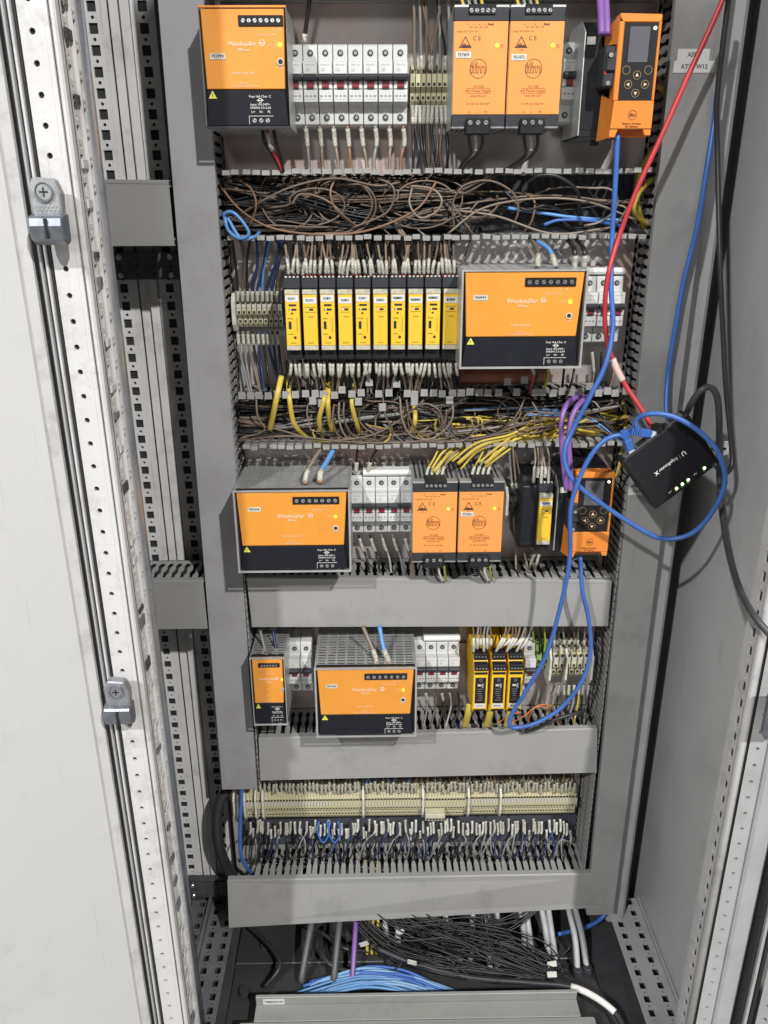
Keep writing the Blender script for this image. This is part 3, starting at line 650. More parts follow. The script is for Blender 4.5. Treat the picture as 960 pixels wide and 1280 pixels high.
# ---- yellow relay modules
def relay(kind):
    t = thing('safety_relay', '', 'relay', (0, 0, 0)); w = .0109; H = .053; f = -.112
    MB().px([(-.01, -.050), (-.080, -.050), (-.092, -.042), (-.104, -.040), (-.104, .038), (-.095, .040), (-.086, .0505), (-.01, .0505)], -w, w, blue_blk).build('housing', t, bevel=.0004)
    q = MB().box(-w + .0004, w - .0004, -.104, -.086, .0385, .0525, blk2_m); tb = q.build('terminal_block', t, bevel=.0008)
    q = MB()
    for k in range(4): q.box(-.0085 + k * .0050, -.0060 + k * .0050, -.1043, -.10, .0520, .0535, white_m)
    q.build('contact_tip', tb)
    q = MB().box(-w + .0004, w - .0004, -.102, -.080, -.0525, -.0405, blk_m); tb2 = q.build('terminal_block', t, bevel=.0008)
    for s, z0, z1 in ((1, .0315, .0375), (-1, -.0390, -.0330)):
        MB().box(-.0092, .0092, f + .0006, -.103, z0, z1, clear_m).build('terminal_cover', t, bevel=.0004)
        q = MB()
        for k in range(4): q.box(-.0078 + k * .0044, -.0058 + k * .0044, f + .0002, f + .0008, z0 + .001, z1 - .0012, tb_m)
        q.build('terminal_number', t)
    MB().box(-.0090, .0090, f, -.103, -.0328, .0312, yel_m).build('yellow_panel', t, bevel=.0004)
    y = f - .0002
    lab = MB().box(-.0082, .0082, y - .0003, y + .0003, .0228 if kind else .0205, .0308 if kind else .0280, mcb2_m).build('device_label', t)
    q = MB()
    if kind:
        for zz in (.0185, .0130): q.box(-.0045, .0052, y - .0002, y + .0003, zz - .0012, zz + .0012, print_m)
        q.box(-.0018, .0006, y - .0002, y + .0003, .0072, .0092, print_m).box(-.0055, -.0020, y - .0002, y + .0003, -.0115, -.0020, print_m)
        q.box(.0052, .0056, y - .0002, y + .0003, -.016, .003, print_m).cyl((.0022, y + .0003, -.0225), (0, -.0005, 0), .0019, rprint_m, 10)
        q.box(-.0065, .0, y - .0002, y + .0002, -.0185, -.0180, rprint_m)
    else:
        q.box(-.0010, .0040, y - .0002, y + .0003, .0118, .0142, print_m).box(-.0062, .0070, y - .0002, y + .0002, .0158, .0161, rprint_m).box(-.0062, .0070, y - .0002, y + .0002, .0095, .0098, rprint_m)
    q.build('front_windows', t)
    MB().box(-.0034, -.0014, y - .0003, y + .0003, .0119, .0141, white_m).build('slide_switch', t)
    text('PNOZ', .0024, rprint_m, t, (-.003 if kind else .001, y, .0015 if kind else .0035)); text('CE 24V=', .0022, rprint_m, t, (0, y, -.0295))
    return t
RK = [relay(1), relay(0)]; RL = ['E2001', 'E2202', 'E2401', 'E2402', 'E2601', 'E3002', 'K10401', 'K10403', 'K10401', 'K2003']
used = set(); xs0 = X(366, 400, .112); xs1 = X(563, 400, .112)
for i in range(10):
    k = i % 2; x = xs0 + (xs1 - xs0) * i / 9
    if k not in used: o = RK[k]; used.add(k); o.location = (x, 0, 1.226)
    else: o = copy_tree(RK[k], (x, 0, 1.226))
    look = 'with several windows' if k == 0 else 'with plain face'
    tag(o, '%s yellow relay module %s, counted from the beige terminals' % (ORD[i], look), 'relay', 'yellow relay modules in one row')
    d = [c for c in o.children if c.name.startswith('device_label')][0]
    text(RL[i], .0042, print_m, d, (0, -.1127, .0268 if k == 0 else .0245), bold=.00005)
o = copy_tree(RK[1], (X(682, 640, .112), 0, .946)); o['label'] = 'lone yellow relay module beside the black gateway in the third row'; o['group'] = 'yellow relay modules in one row'; del o['group']
d = [c for c in o.children if c.name.startswith('device_label')][0]; text('K20405', .0042, print_m, d, (0, -.1127, .0245))
# taller black housing to its left
t = thing('interface_module', 'black interface module with smooth case left of the lone yellow relay', 'interface module', (X(660, 640, .09), 0, .946))
MB().px([(-.01, -.055), (-.085, -.055), (-.098, -.045), (-.098, .045), (-.085, .052), (-.01, .052)], -.011, .011, blk_m).build('housing', t, bevel=.001)
MB().box(-.010, .010, -.0985, -.0975, -.04, .03, blue_blk).build('front_panel', t)
MB().box(-.010, .010, -.088, -.080, .050, .056, blk2_m).build('terminal_block', t)

# ---- gateway: black plug-in housing plus orange operator unit
def gateway(px_l, px_r, pt, pb, dd, zc, label, k=0):
    xl, xr = X(px_l, (pt + pb) / 2, dd), X(px_r, (pt + pb) / 2, dd); w = xr - xl
    zt, zb = W(px_r, pt, dd).z, W(px_l, pb, dd).z; H = (zt - zb) / 2; z = (zt + zb) / 2
    t = thing('bus_gateway', label, 'gateway', ((xl + xr) / 2, 0, z)); a, b = -w / 2, w / 2; f = -dd
    # body
    MB().px([(-.012, -H + .006), (f + .03, -H + .004), (f + .016, -H + .012), (f + .016, H - .006), (f + .03, H), (-.012, H)], a + .004, b - .003, blk_m).build('housing', t, bevel=.001)
    # bezel as a frame with chamfered flanks
    zc1 = -H + 2 * H * .305
    q = MB()
    q.prism([(a, f, zc1), (a + .006, f, zc1), (a + .006, f, H - .009), (a, f, H - .001)], (0, .02, 0), org2_m)
    q.prism([(b - .003, f, zc1), (b, f, zc1), (b, f, H - .001), (b - .003, f, H - .009)], (0, .02, 0), org2_m)
    q.prism([(a, f, H - .009), (b, f, H - .009), (b, f, H - .001), (a, f, H)], (0, .02, 0), org2_m)
    q.build('orange_frame', t, bevel=.001)
    q = MB()
    q.prism([(a - .008, f + .028, H - .012), (a, f + .0015, H - .001), (a, f + .0015, H - .030), (a - .008, f + .028, H - .028)], (.002, .004, 0), org2_m)
    q.build('shoulder_wing', t)
    q = MB(); q.prism([(a - .001, f - .001, -H + .009), (b, f - .001, -H + .009), (b, f - .001, zc1), (a + .001, f - .001, zc1)], (0, .02, 0), org2_m)
    q.prism([(a - .001, f + .0, -H), (a + .006, f, -H), (a + .009, f, -H + .009), (a - .001, f, -H + .009)], (0, .02, 0), org2_m)
    q.prism([(b - .007, f + .0, -H + .002), (b, f, -H + .002), (b, f, -H + .009), (b - .010, f, -H + .009)], (0, .02, 0), org2_m)
    q.box(a + .001, b - .001, f + .010, f + .019, -H + .001, -H + .01, pbr('orange plastic with painted shade', (.55, .13, .02), .4))  # recess in darker orange, shade painted into its colour
    q.build('lower_cover', t, bevel=.0008)
    q = MB(); q.prism([(a - .008, f + .03, -H - .002), (a - .001, f + .001, -H), (a - .001, f + .001, zc1), (a - .006, f + .03, zc1 + .01)], (.002, .004, 0), org2_m); q.build('side_wing', t)
    q = MB().box(a + .006, b - .003, f + .0015, f + .018, zc1 - .001, H - .009, blk_m).build('black_panel', t)
    y = f + .0012
    pw_ = (b - .003) - (a + .006); ph = (H - .009) - zc1; X0 = a + .006; Z0 = zc1
    F = lambda u, v: (X0 + u * pw_, Z0 + v * ph)
    x0, z0 = F(.18, .50); x1, z1 = F(.76, .95)
    MB().box(x0, x1, y - .0003, y + .0003, z0, z1, scr_m).build('screen', t)
    bm_ = pbr('key outline amber', (.35, .24, .10), .5); r = pw_ * .115
    for u, v in ((.17, .40), (.82, .40), (.50, .335), (.26, .215), (.76, .215), (.50, .10)):
        cx, cz = F(u, v); MB().ring((cx, y + .0001, cz), (0, -.0004, 0), r, .00045, bm_, 22).build('key', t)
    am = pbr('key arrow peach', (.85, .5, .32), .5)
    for u, v, ang in ((.50, .335, 90), (.26, .215, 180), (.76, .215, 0), (.50, .10, 270)):
        cx, cz = F(u, v); pts = [(cx + r * .52 * math.cos(math.radians(ang + q2)), cz + r * .52 * math.sin(math.radians(ang + q2))) for q2 in (0, 125, 235)]
        MB().pf(pts, y - .0004, y + .0001, am).build('key_arrow', t)
    cx, cz = F(.90, .93); MB().cyl((cx, y + .0002, cz), (0, -.001, 0), .0018, ledg_m, 10).build('status_led', t)
    q = MB().ring((0, f - .0009, zc1 - .0150), (0, -.0004, 0), .0052, .0005, rprint_m, 18).build('maker_emblem', t); text('ifm', .0058, rprint_m, q, (0, f - .0013, zc1 - .0150), bold=.0001)
    text('Made in Germany\nASi Gateway\nwww.ifm.com', .0030, rprint_m, t, (0, f - .0012, zc1 - .0270), bold=.00006)
    return t
gateway(769, 821, 16, 172, .135, 1.503, 'orange operator gateway with grey screen in the top row, blue cable below')
gateway(716, 764, 590, 697, .125, .946, 'orange operator gateway with grey screen in the third row, behind blue cables')
def blackmod(px0, px1, z, d, label, h=.125, purple=True):
    x0, x1 = X(px0, 640 if z < 1.2 else 100, d), X(px1, 640 if z < 1.2 else 100, d)
    t = thing('fieldbus_module', label, 'fieldbus module', ((x0 + x1) / 2, 0, z)); a = -(x1 - x0) / 2; b = -a; H = h / 2; f = -d
    MB().px([(-.012, -H), (f, -H), (f, H * .78), (f + .02, H), (-.012, H)], a, b, blk_m).build('housing', t, bevel=.001)
    MB().px([(-.015, -H + .002), (f - .0015, -H + .002), (f - .0015, H * .78), (f + .018, H), (-.015, H)], a - .0012, a, psteel_m).build('side_sheet', t)
    g = MB(); 
    for k in range(9): g.box(a + .002, b - .001, f + .006 + k * .009, f + .010 + k * .009, -H - .001, -H, dgalv_m)
    g.build('bottom_ribs', t)
    cx0, cx1 = a + (b - a) * .48, b - .001
    c = MB().box(cx0, cx1, f - .030, f, -.012, .030, blk2_m).box(cx0 + .002, cx1 + .002, f - .034, f, .004, .024, blk2_m).build('bus_plug', t, bevel=.0015)
    for zz in (-.008, .020): MB().cyl((cx0 + .006, f - (.0305 if zz < 0 else .0345), zz), (0, -.001, 0), .0025, steel_m, 10).build('plug_screw', c)
    MB().box(cx0 + .001, cx0 + .003, f - .0305, f - .03, .001, .004, pbr('tiny red switch', (.5, .03, .02), .4)).build('plug_switch', c)
    MB().box(a + .002, a + .012, f - .0008, f, .036, .044, white_m).build('name_plate', t)
    MB().box(a + .002, b - .002, f - .0006, f, -H + .008, -.022, blue_blk).build('front_flap', t, bevel=.0003)
    MB().box(b - .012, b - .004, f + .02, f + .028, -H - .008, -H, blk2_m).build('release_tab', t)
    return t
blackmod(728, 764, 1.502, .10, 'black fieldbus module with purple cables plugged in, top row')
blackmod(696, 716, .946, .10, 'black fieldbus module with purple cables plugged in, third row', h=.11)

# ---- black and yellow relays of the fourth row
def byrelay():
    t = thing('monitoring_relay', '', 'relay', (0, 0, 0)); w = .0112; f = -.11
    MB().px([(-.01, -.050), (f + .012, -.052), (f, -.044), (f, .030), (f + .018, .050), (-.01, .056)], -w, w, yel2_m).build('housing', t, bevel=.0008)
    MB().box(-.0082, .0082, f - .0006, f + .001, -.030, .0165, blk_m).build('black_panel', t, bevel=.0003)
    y = f - .0008
    MB().box(-.0084, .0084, y - .0004, f, -.0375, -.0305, mcb2_m).build('device_label', t)
    MB().box(-.0098, .0098, y - .0002, f + .001, -.0435, -.0405, blk_m).build('lower_slot', t)
    MB().box(-.0098, .0098, y - .0002, f + .001, .0225, .0262, blk_m).build('upper_slot', t)
    tb = MB().box(-.0104, .0104, f - .003, f + .014, .0300, .0400, blk_m).build('terminal_block', t, bevel=.0006)
    for k in range(4): MB().cyl((-.0072 + k * .0048, f - .0032, .0345), (0, -.0004, 0), .0014, steel_m, 8).build('terminal_screw', tb)
    tb = MB().box(-.0104, .0104, f + .008, f + .026, .0425, .0530, blk_m).build('terminal_block', t, bevel=.0006)
    for k in range(4): MB().cyl((-.0072 + k * .0048, f + .0078, .0485), (0, -.0004, 0), .0015, dgalv_m, 8).build('terminal_screw', tb)
    MB().ring((0, y, .0125), (0, -.0003, 0), .0024, .0005, gprint_m, 14).build('maker_emblem', t)
    q = MB().box(-.0045, .0010, y - .0003, y, .0015, .0050, white_m).box(.002, .0045, y - .0003, y, -.001, .0065, gprint_m)
    for k in range(6): q.box(-.005 + U(0, .003), .003 + U(-.001, .002), y - .0003, y, -.004 - k * .004, -.0035 - k * .004, gprint_m)
    q.build('setting_dials', t)
    return t
br = byrelay()
for i, (px, s) in enumerate(((601, 'K7101'), (623.5, 'K7101.1'), (644.5, 'K7102.2'))):
    x = X(px, 850, .11); o = br if i == 0 else copy_tree(br, (x, 0, .668)); o.location = (x, 0, .668)
    tag(o, '%s black and yellow relay of the three in the fourth row' % ORD[i], 'relay', 'black and yellow relays')
    d = [c for c in o.children if c.name.startswith('device_label')][0]; text(s, .0038, print_m, d, (0, -.1114, -.034))
x = X(661.5, 840, .06); mcb(x, .664, 'grey module between the black yellow relays and the green terminals', 'circuit breakers in the fourth row')

# ---- terminal blocks
def terminal_mesh(w, m_, h=.046, d=.046, tiers=3, marker=True, name='terminal_block'):
    q = MB(); a = w / 2 - .0002; H = h / 2
    q.px([(-.008, -H), (-d * .72, -H), (-d * .82, -H * .75), (-d * .82, -H * .35), (-d, -H * .12), (-d, H * .5), (-d * .8, H * .62), (-d * .78, H), (-.008, H)], -a, a, m_)
    for k in range(tiers):
        z = -H * .62 + k * H * .62
        y = -d * .82 if z < -H * .2 else -d
        q.box(-a * .55, a * .55, y - .0004, y + .001, z - a * .6, z + a * .6, dark_m)
    if marker: q.box(-a * .9, a * .9, -d - .0009, -d, H * .30, H * .52, white_m)
    return q.mesh(name)
TBM = terminal_mesh(.0052, tb2_m, h=.058); TBM2 = terminal_mesh(.0052, tb2_m, h=.058, marker=False)
x0, x1 = X(306, 1005, .045), X(719, 1005, .045); n = 110
for i in range(n):
    mk = i < 30 or i in range(75, 86) or i > 84
    o = mobj('terminal_block', TBM if (mk and i % 6 not in (5,)) else TBM2, None, (x0 + (x1 - x0) * i / (n - 1), 0, .3815 + (0 if not 58 < i < 73 else -.002)))
    tag(o, 'slim yellowish terminal block in the long lowest terminal strip', 'terminal block', 'terminal blocks of the long strip')
def endstop(px, py, z, h=.060, d=.052, lab='white end bracket standing in the lowest terminal strip', w=.0035):
    o = MB().px([(-.008, -h / 2), (-d * .85, -h / 2), (-d, -h * .3), (-d, h * .3), (-d * .8, h / 2), (-.008, h / 2)], -w / 2, w / 2, white_m).build('end_bracket', loc=(X(px, py, d), 0, z), bevel=.0004)
    tag(o, lab, 'end bracket', 'white end brackets between terminals')
for p in (292, 305, 319, 328, 454, 529, 586, 626): endstop(p, 1005, .388)
t5 = thing('terminal_marker_carrier', 'raised beige marker carrier over the middle of the lowest terminals', 'marker carrier', (X(544, 1010, .06), 0, .375))
MB().box(-.017, .017, -.064, -.048, -.008, .006, tb_m).build('carrier', t5, bevel=.0006)
q = MB()
for k in range(6): q.box(-.0155 + k * .0055, -.0115 + k * .0055, -.0646, -.064, -.006, -.0025, dark_m).box(-.0155 + k * .0055, -.0115 + k * .0055, -.0646, -.064, .0005, .004, white_m)
q.build('contact_openings', t5)
# beige terminals of the relay row
TB3 = terminal_mesh(.0062, tb_m, h=.042, d=.047)
xa, xb = X(299, 396, .047), X(350, 396, .047)
for i in range(9):
    tag(mobj('terminal_block', TB3, None, (xa + (xb - xa) * i / 8, 0, 1.228)), 'beige terminal block in the short strip left of the yellow relays', 'terminal block', 'beige terminals left of the yellow relays')
endstop(292, 396, 1.228, .050, .055, 'white end bracket left of the beige terminals in the relay row', .005)
TB4 = terminal_mesh(.0061, tb2_m, h=.046, d=.045, marker=False)
xa, xb = X(516, 110, .045), X(556, 110, .045)
for i in range(7):
    tag(mobj('terminal_block', TB4, None, (xa + (xb - xa) * i / 6, 0, 1.504)), 'olive terminal block between the eight breakers and the narrow orange supplies', 'terminal block', 'olive terminals in the top row')
TB5 = terminal_mesh(.0075, pbr('dark grey terminal', (.16, .16, .14), .5), h=.04, d=.06, marker=False)
for i in range(3): tag(mobj('terminal_block', TB5, None, (X(638, 630, .06) + i * .0078, 0, .952)), 'dark grey terminal beside the right narrow supply of the third row', 'terminal block', 'dark grey terminals in the third row')
endstop(634, 632, .95, .05, .066, 'white end bracket beside the dark grey terminals', .004)
TBg = terminal_mesh(.0085, tbg_m, h=.05, d=.045, marker=False)
for i in range(2): tag(mobj('terminal_block', TBg, None, (X(673 + i * 10, 835, .045), 0, .672)), 'green and yellow earth terminal in the fourth row', 'terminal block', 'earth terminals in the fourth row')
TB6 = terminal_mesh(.0078, tb_m, h=.058, d=.058, tiers=4)
xa, xb = X(694, 840, .058), X(739, 840, .058)
for i in range(7): tag(mobj('terminal_block', TB6, None, (xa + (xb - xa) * i / 6, 0, .672)), 'wide beige terminal at the right end of the fourth row', 'terminal block', 'beige terminals in the fourth row')
for p in (688, 708, 740): endstop(p, 840, .668, .066, .064, 'white end bracket among the beige terminals of the fourth row')
# copper coloured cover under the wide supply of relay row
o = MB().box(0, .135, -.022, -.004, -.009, .010, bake_m).build('busbar_shield', loc=(X(572, 475, .02), 0, W(600, 472, .02).z), bevel=.004); tag(o, 'reddish copper coloured shield below the wide supply in the relay row', 'shield')

# ================================================================== FREE DEVICES : router
rc = {'L': W(777, 583, .185), 'T': W(853, 518, .178), 'R': W(907, 577, .172), 'B': W(821, 632, .18)}
ux = (rc['T'] - rc['L'] + rc['R'] - rc['B']); ux = ux.normalized(); uy = (rc['T'] - rc['B'] + rc['L'] - rc['R']).normalized() if 0 else (rc['L'] - rc['B'] + rc['T'] - rc['R']).normalized()
cen = (rc['L'] + rc['R'] + rc['T'] + rc['B']) / 4; lw = ((rc['T'] - rc['L']).length + (rc['R'] - rc['B']).length) / 4; lh = ((rc['L'] - rc['B']).length + (rc['T'] - rc['R']).length) / 4
nz = ux.cross(uy).normalized(); uy = nz.cross(ux).normalized()
M = Matrix((ux, uy, nz)).transposed().to_4x4(); M.translation = cen
rt = thing('network_router', 'small black network router hanging tilted by its cables at the right', 'router'); rt.matrix_world = M
MB().box(-lw, lw, -lh, lh, -.022, 0, blk_m).build('case', rt, bevel=.0015)
MB().box(-lw + .002, lw - .002, -lh + .001, lh - .001, -.0002, .0004, pbr('satin black lid', (.012, .012, .015), .32)).build('lid', rt)
q = MB().box(-lw + .006, lw - .006, lh - .001, lh + .001, -.018, -.004, dgalv_m)
for k in range(5): q.box(-lw + .012 + k * .0165, -lw + .025 + k * .0165, lh + .0008, lh + .0014, -.0165, -.005, dark_m)
q.build('port_panel', rt)
text('U', .0086, wprint_m, rt, (lw * .37, lh * .02, .0006), (0, 0, math.pi), bold=.00025)
MB().box(lw * .24 - .0002, lw * .24 + .0002, -.003, .004, .0004, .0006, gprint_m).build('print_rule', rt)
text('EdgeRouter', .0060, pbr('soft white print', (.55, .55, .56), .6), 0 or rt, (lw * -.10, lh * .02, .0006), (0, 0, math.pi), bold=.0001) if 1 else text('EdgeRouter', .0078, wprint_m, rt, (-lw * .13, lh * .02, .0006), (0, 0, math.pi), bold=.0002, sx=.95); text('X', .0072, wprint_m, rt, (-lw * .46, lh * .02, .0006), (0, 0, math.pi), bold=.0002)
for k, u in enumerate((.60, .10, -.08, -.26)):
    q = MB().cyl((lw * u, -lh + .008, .0003), (0, 0, .0009), .0020, ledg_m, 8); q.build('status_led', rt)
    MB().cyl((lw * u - .002, -lh + .0055, .0003), (0, 0, .0005), .0014, glow_m, 8).build('green_glow_lens', rt)
text('PoE', .003, wprint_m, rt, (lw * .33, -lh + .009, .0006), (0, 0, math.pi)); text('eth0', .003, wprint_m, rt, (-lw * .44, -lh + .009, .0006), (0, 0, math.pi))
def plug(px, py, d, ang_to, mm, label, L=.028):
    a = W(px, py, d); b = ang_to; dr = (b - a); dr.normalize()
    t = thing('network_plug', label, 'plug'); qd = dr.to_track_quat('Y', 'Z'); t.location = a; t.rotation_mode = 'QUATERNION'; t.rotation_quaternion = qd
    MB().box(-.006, .006, 0, L * .55, -.005, .005, mm).build('boot', t, bevel=.001)
    for k in range(4): MB().box(-.0048 + .0003 * k, .0048 - .0003 * k, -.0025 - k * .0034, -.0005 - k * .0034, -.0043, .0043, mm).build('strain_rib', t)
    MB().box(-.0056, .0056, L * .55, L * .95, -.004, .004, pbr('clear plug plastic', (.5, .52, .55), .2)).build('clear_plug', t)
    return a
p1 = rt.matrix_world @ V(-lw + .018, lh + .004, -.010); p2 = rt.matrix_world @ V(-lw + .051, lh + .004, -.010); p3 = rt.matrix_world @ V(lw * .25, lh + .004, -.010)
plug(783, 549, .175, p1, bl, 'blue network plug in the router port nearest the orange gateway')
plug(799, 540, .175, p2, bl, 'blue network plug in the router port where the large loop ends')
t = thing('power_plug', 'black plug with bent boot in the router beside the red cable', 'plug', W(822, 545, .17))
t.rotation_mode = 'QUATERNION'; t.rotation_quaternion = (p3 - t.location).normalized().to_track_quat('Y', 'Z')
MB().box(-.008, .008, -.012, .016, -.007, .007, blk_m).build('plug_body', t, bevel=.002); MB().box(-.010, .006, -.020, -.012, -.005, .005, blk2_m).build('latch', t, bevel=.001)

# ================================================================== HANGING CABLES
cable('patch_cable', wp((772, 168, .125), (769, 230, .125), (765, 300, .125), (764, 360, .14), (766, 410, .15), (757, 455, .16), (738, 495, .16), (717, 535, .155), (706, 562, .16), (708, 585, .165), (722, 606, .17), (748, 627, .17), (790, 655, .17), (826, 673, .17), (862, 668, .18), (889, 642, .19), (906, 603, .2), (897, 565, .205), (872, 538, .2), (842, 521, .195), (814, 517, .19), (797, 523, .18), (795, 532, .178), (799, 540, .175)), .0033, bl,
      'blue patch cable from the top gateway, ending in the large loop round the router', seg=9)
cable('patch_cable', wp((783, 549, .175), (773, 544, .178), (755, 551, .18), (737, 572, .18), (722, 604, .178), (713, 640, .175), (712, 700, .16), (700, 760, .15), (682, 820, .14), (655, 868, .13), (640, 892, .125), (637, 907, .122), (650, 909, .12), (674, 902, .12), (702, 884, .12), (727, 852, .12), (738, 815, .12), (736, 775, .12), (728, 738, .12), (725, 696, .115)), .0033, bl,
      'blue patch cable hanging in a long loop below the third row gateway', seg=9)
cable('red_cable', wp((912, -20, .13), (888, 35, .13), (860, 95, .13), (829, 165, .13), (797, 235, .13), (774, 295, .13), (760, 345, .14), (756, 390, .14), (759, 425, .14), (768, 455, .145), (782, 482, .15), (802, 512, .16), (817, 538, .168)), .0032, rd,
      'red cable running diagonally over the right duct to the router', seg=9, parts=(('shrink_sleeve', .735, .815, .0046, pk),))
cable('patch_cable', wp((896, 118, .085), (893, 150, .09), (883, 215, .1), (870, 290, .1), (855, 350, .1), (844, 410, .1), (835, 470, .1), (834, 520, .12), (850, 545, .13)), .0036, bl, 'blue cable falling straight down the right duct lid behind the router', seg=8)
cable('black_cable', wp((914, -25, .12), (903, 60, .115), (896, 130, .11), (897, 200, .11), (900, 330, .14), (904, 420, .15), (907, 480, .16), (913, 545, .17), (915, 580, .18), (905, 592, .19), (893, 580, .2)), .0034, dkc, 'thin black cable hanging from above behind the router, curled at its end', seg=8)
cable('black_cable', wp((855, 525, .14), (862, 508, .16), (874, 490, .17), (887, 484, .17), (896, 495, .17), (899, 525, .16), (899, 570, .14), (900, 612, .14), (904, 650, .17), (911, 690, .23), (923, 732, .30), (941, 767, .37), (975, 808, .40)), .0042, pbr('charcoal rubber cable', (.055, .057, .06), .45), 'thick black cable arching behind the router and leaving at lower right', seg=9)
t = tag(MB().box(0, .016, -.002, 0, -.010, .010, white_m).build('cable_tie_base', loc=W(897, 560, .13), bevel=.001), 'white adhesive cable tie base on the side wall behind the router', 'cable tie base')
o = MB().box(-.010, .010, -.004, -.0015, -.0012, .0012, blk_m).build('tie_strap', t)
for p, lab, g in (((752, -10), 'left purple cable plugged into the top black fieldbus module', 0), ((759, -10), 'right purple cable plugged into the top black fieldbus module', 1)):
    cable('purple_cable', wp((p[0] - 3, -20, .10), (p[0] - 1, 15, .115), (p[0], 43, .125)), .0042, pw, lab)
cable('purple_cable', wp((745, 490, .05), (728, 494, .07), (712, 502, .10), (703, 520, .115), (702, 550, .12), (705, 585, .125), (708, 612, .125)), .0040, pw, 'left purple cable bending out of the duct to the third row module')
cable('purple_cable', wp((760, 487, .05), (740, 494, .07), (724, 505, .10), (714, 525, .112), (711, 555, .118), (713, 588, .123), (713, 613, .125)), .0040, pw, 'right purple cable bending out of the duct to the third row module')

# yellow flat cables by the right side, rows one and two
def ycab(pts, label, r=.0040, fl=.45, mm=None): return cable('bus_cable', wp(*pts), r, mm or yw, label, 'bus cable', 'flat yellow bus cables', flat=fl)
ycab(((822, 108, .05), (834, 118, .07), (833, 150, .075), (824, 178, .07), (806, 205, .06), (797, 235, .05), (798, 262, .05), (806, 285, .03)), 'flat yellow cable looping down at the right of the top gateway')
ycab(((838, 218, .04), (818, 223, .05), (802, 238, .06), (793, 258, .06), (798, 272, .05), (815, 282, .04)), 'yellow cable ring in the corner of the upper open duct', .003, .7)
ycab(((352, 470, .07), (347, 492, .085), (342, 515, .085), (337, 538, .07)), 'broad yellow cable dropping into the duct below the terminals')
for i, (pts) in enumerate((((360, 475, .06), (362, 500, .085), (368, 530, .08), (385, 547, .06), (410, 552, .05)), ((408, 480, .06), (405, 500, .085), (399, 525, .08), (403, 545, .06)), ((412, 478, .06), (410, 505, .085), (413, 530, .07), (420, 548, .05)), ((442, 480, .06), (440, 505, .08), (446, 530, .07), (452, 545, .05)),
    ((517, 500, .06), (519, 525, .08), (514, 540, .07)))):
    ycab(pts, '%s narrow yellow cable below the relays, counted from the terminals' % ORD[i], .0034, .6)
for i, pts in enumerate((((770, 515, .03), (735, 530, .05), (690, 545, .06), (650, 550, .06), (600, 548, .06), (565, 565, .07), (542, 590, .09)), ((765, 535, .03), (720, 525, .05), (680, 530, .06), (640, 545, .075), (600, 558, .085), (572, 580, .09)),
    ((770, 548, .03), (735, 540, .05), (700, 535, .05), (660, 540, .06), (630, 560, .08), (606, 580, .09)), ((775, 525, .03), (740, 517, .05), (715, 523, .05), (680, 538, .05), (640, 540, .05), (610, 537, .05)), ((778, 495, .03), (782, 520, .04), (780, 545, .05), (772, 590, .07), (760, 600, .08)))):
    ycab(pts, '%s of the yellow cables sweeping to the third row from the right' % ORD[i], .0031 if i < 3 else .0024, .6)
    for o_ in ((3, 5, -.004), (-5, -3, .004)):
        if i < 4: ycab(tuple((p[0] + o_[0] + U(-3, 3), p[1] + o_[1] + U(-2, 2), max(.02, p[2] + o_[2])) for p in pts), 'thin yellow wire running with the yellow cables to the third row', .0018, .9)

# ================================================================== SMALL WIRES
LBLW = {}
def dwire(pts, r, mm, label, group, sleeve=None, ferrule=None, name='wire'):
    parts = []
    if sleeve: parts.append(('wire_marker', sleeve[0], sleeve[1], r + .0007, sleeve[2] if len(sleeve) > 2 else mark_m))
    if ferrule: parts.append(('ferrule', ferrule[0], ferrule[1], r + .0004, ferrule[2]))
    return cable(name, pts, r, mm, label, 'wire', group, n=6, seg=6, parts=parts)
redf = pbr('red ferrule', (.45, .07, .05), .4); blkf = pbr('black ferrule', (.03, .03, .035), .4)
# eight wires below the top breakers
for i in range(8):
    x = 382 + i * 17.4; c = [gw, bw2, bw2, bw3, bw2, gw, bw2, bw3][i]; e = (x + U(-4, 6) + (6 if i < 5 else 0))
    dwire(wp((x, 157, .048), (x + 2, 178, .046), (x + (e - x) * .7, 195, .05), (e, 214, .07)), .0022, c, '%s wire under the eight top row breakers, from the left' % ORD[i], 'wires under the top row breakers', (.08, .42))
# wires above top breakers
for x, e in ((392, 381), (393, 378)): pass
dwire(wp((380, 53, .045), (383, 30, .05), (388, -5, .06)), .0026, kw, 'black wire rising from the first top row breaker', 'wires above the top row', (.0, .25, mark_m))
for i, (x, e, c) in enumerate(((519, 517, bw2), (527, 524, gw), (534, 532, bw), (540, 526, bw), (551, 548, gw), (557, 545, kw), (541, 552, bw), (563, 560, gw))):
    dwire(wp((x, 88, .045), (x - 1, 60, .05), ((x + e) / 2, 30, .055), (e, -8, .06)), .0018, c, 'thin wire rising from the olive terminals', 'wires above the olive terminals', (.02, .25) if i % 2 else None)
for i in range(9):
    x = 515 + i * 5.2; dwire(wp((x, 132, .042), (x + U(-2, 2), 160, .045), (x + U(-3, 4), 190, .05), (x + U(-4, 8), 214, .07)), .0018, rnd.choice((bw, gw, kw, bw)), 'thin wire dropping from the olive terminals', 'wires under the olive terminals', (.05, .28))
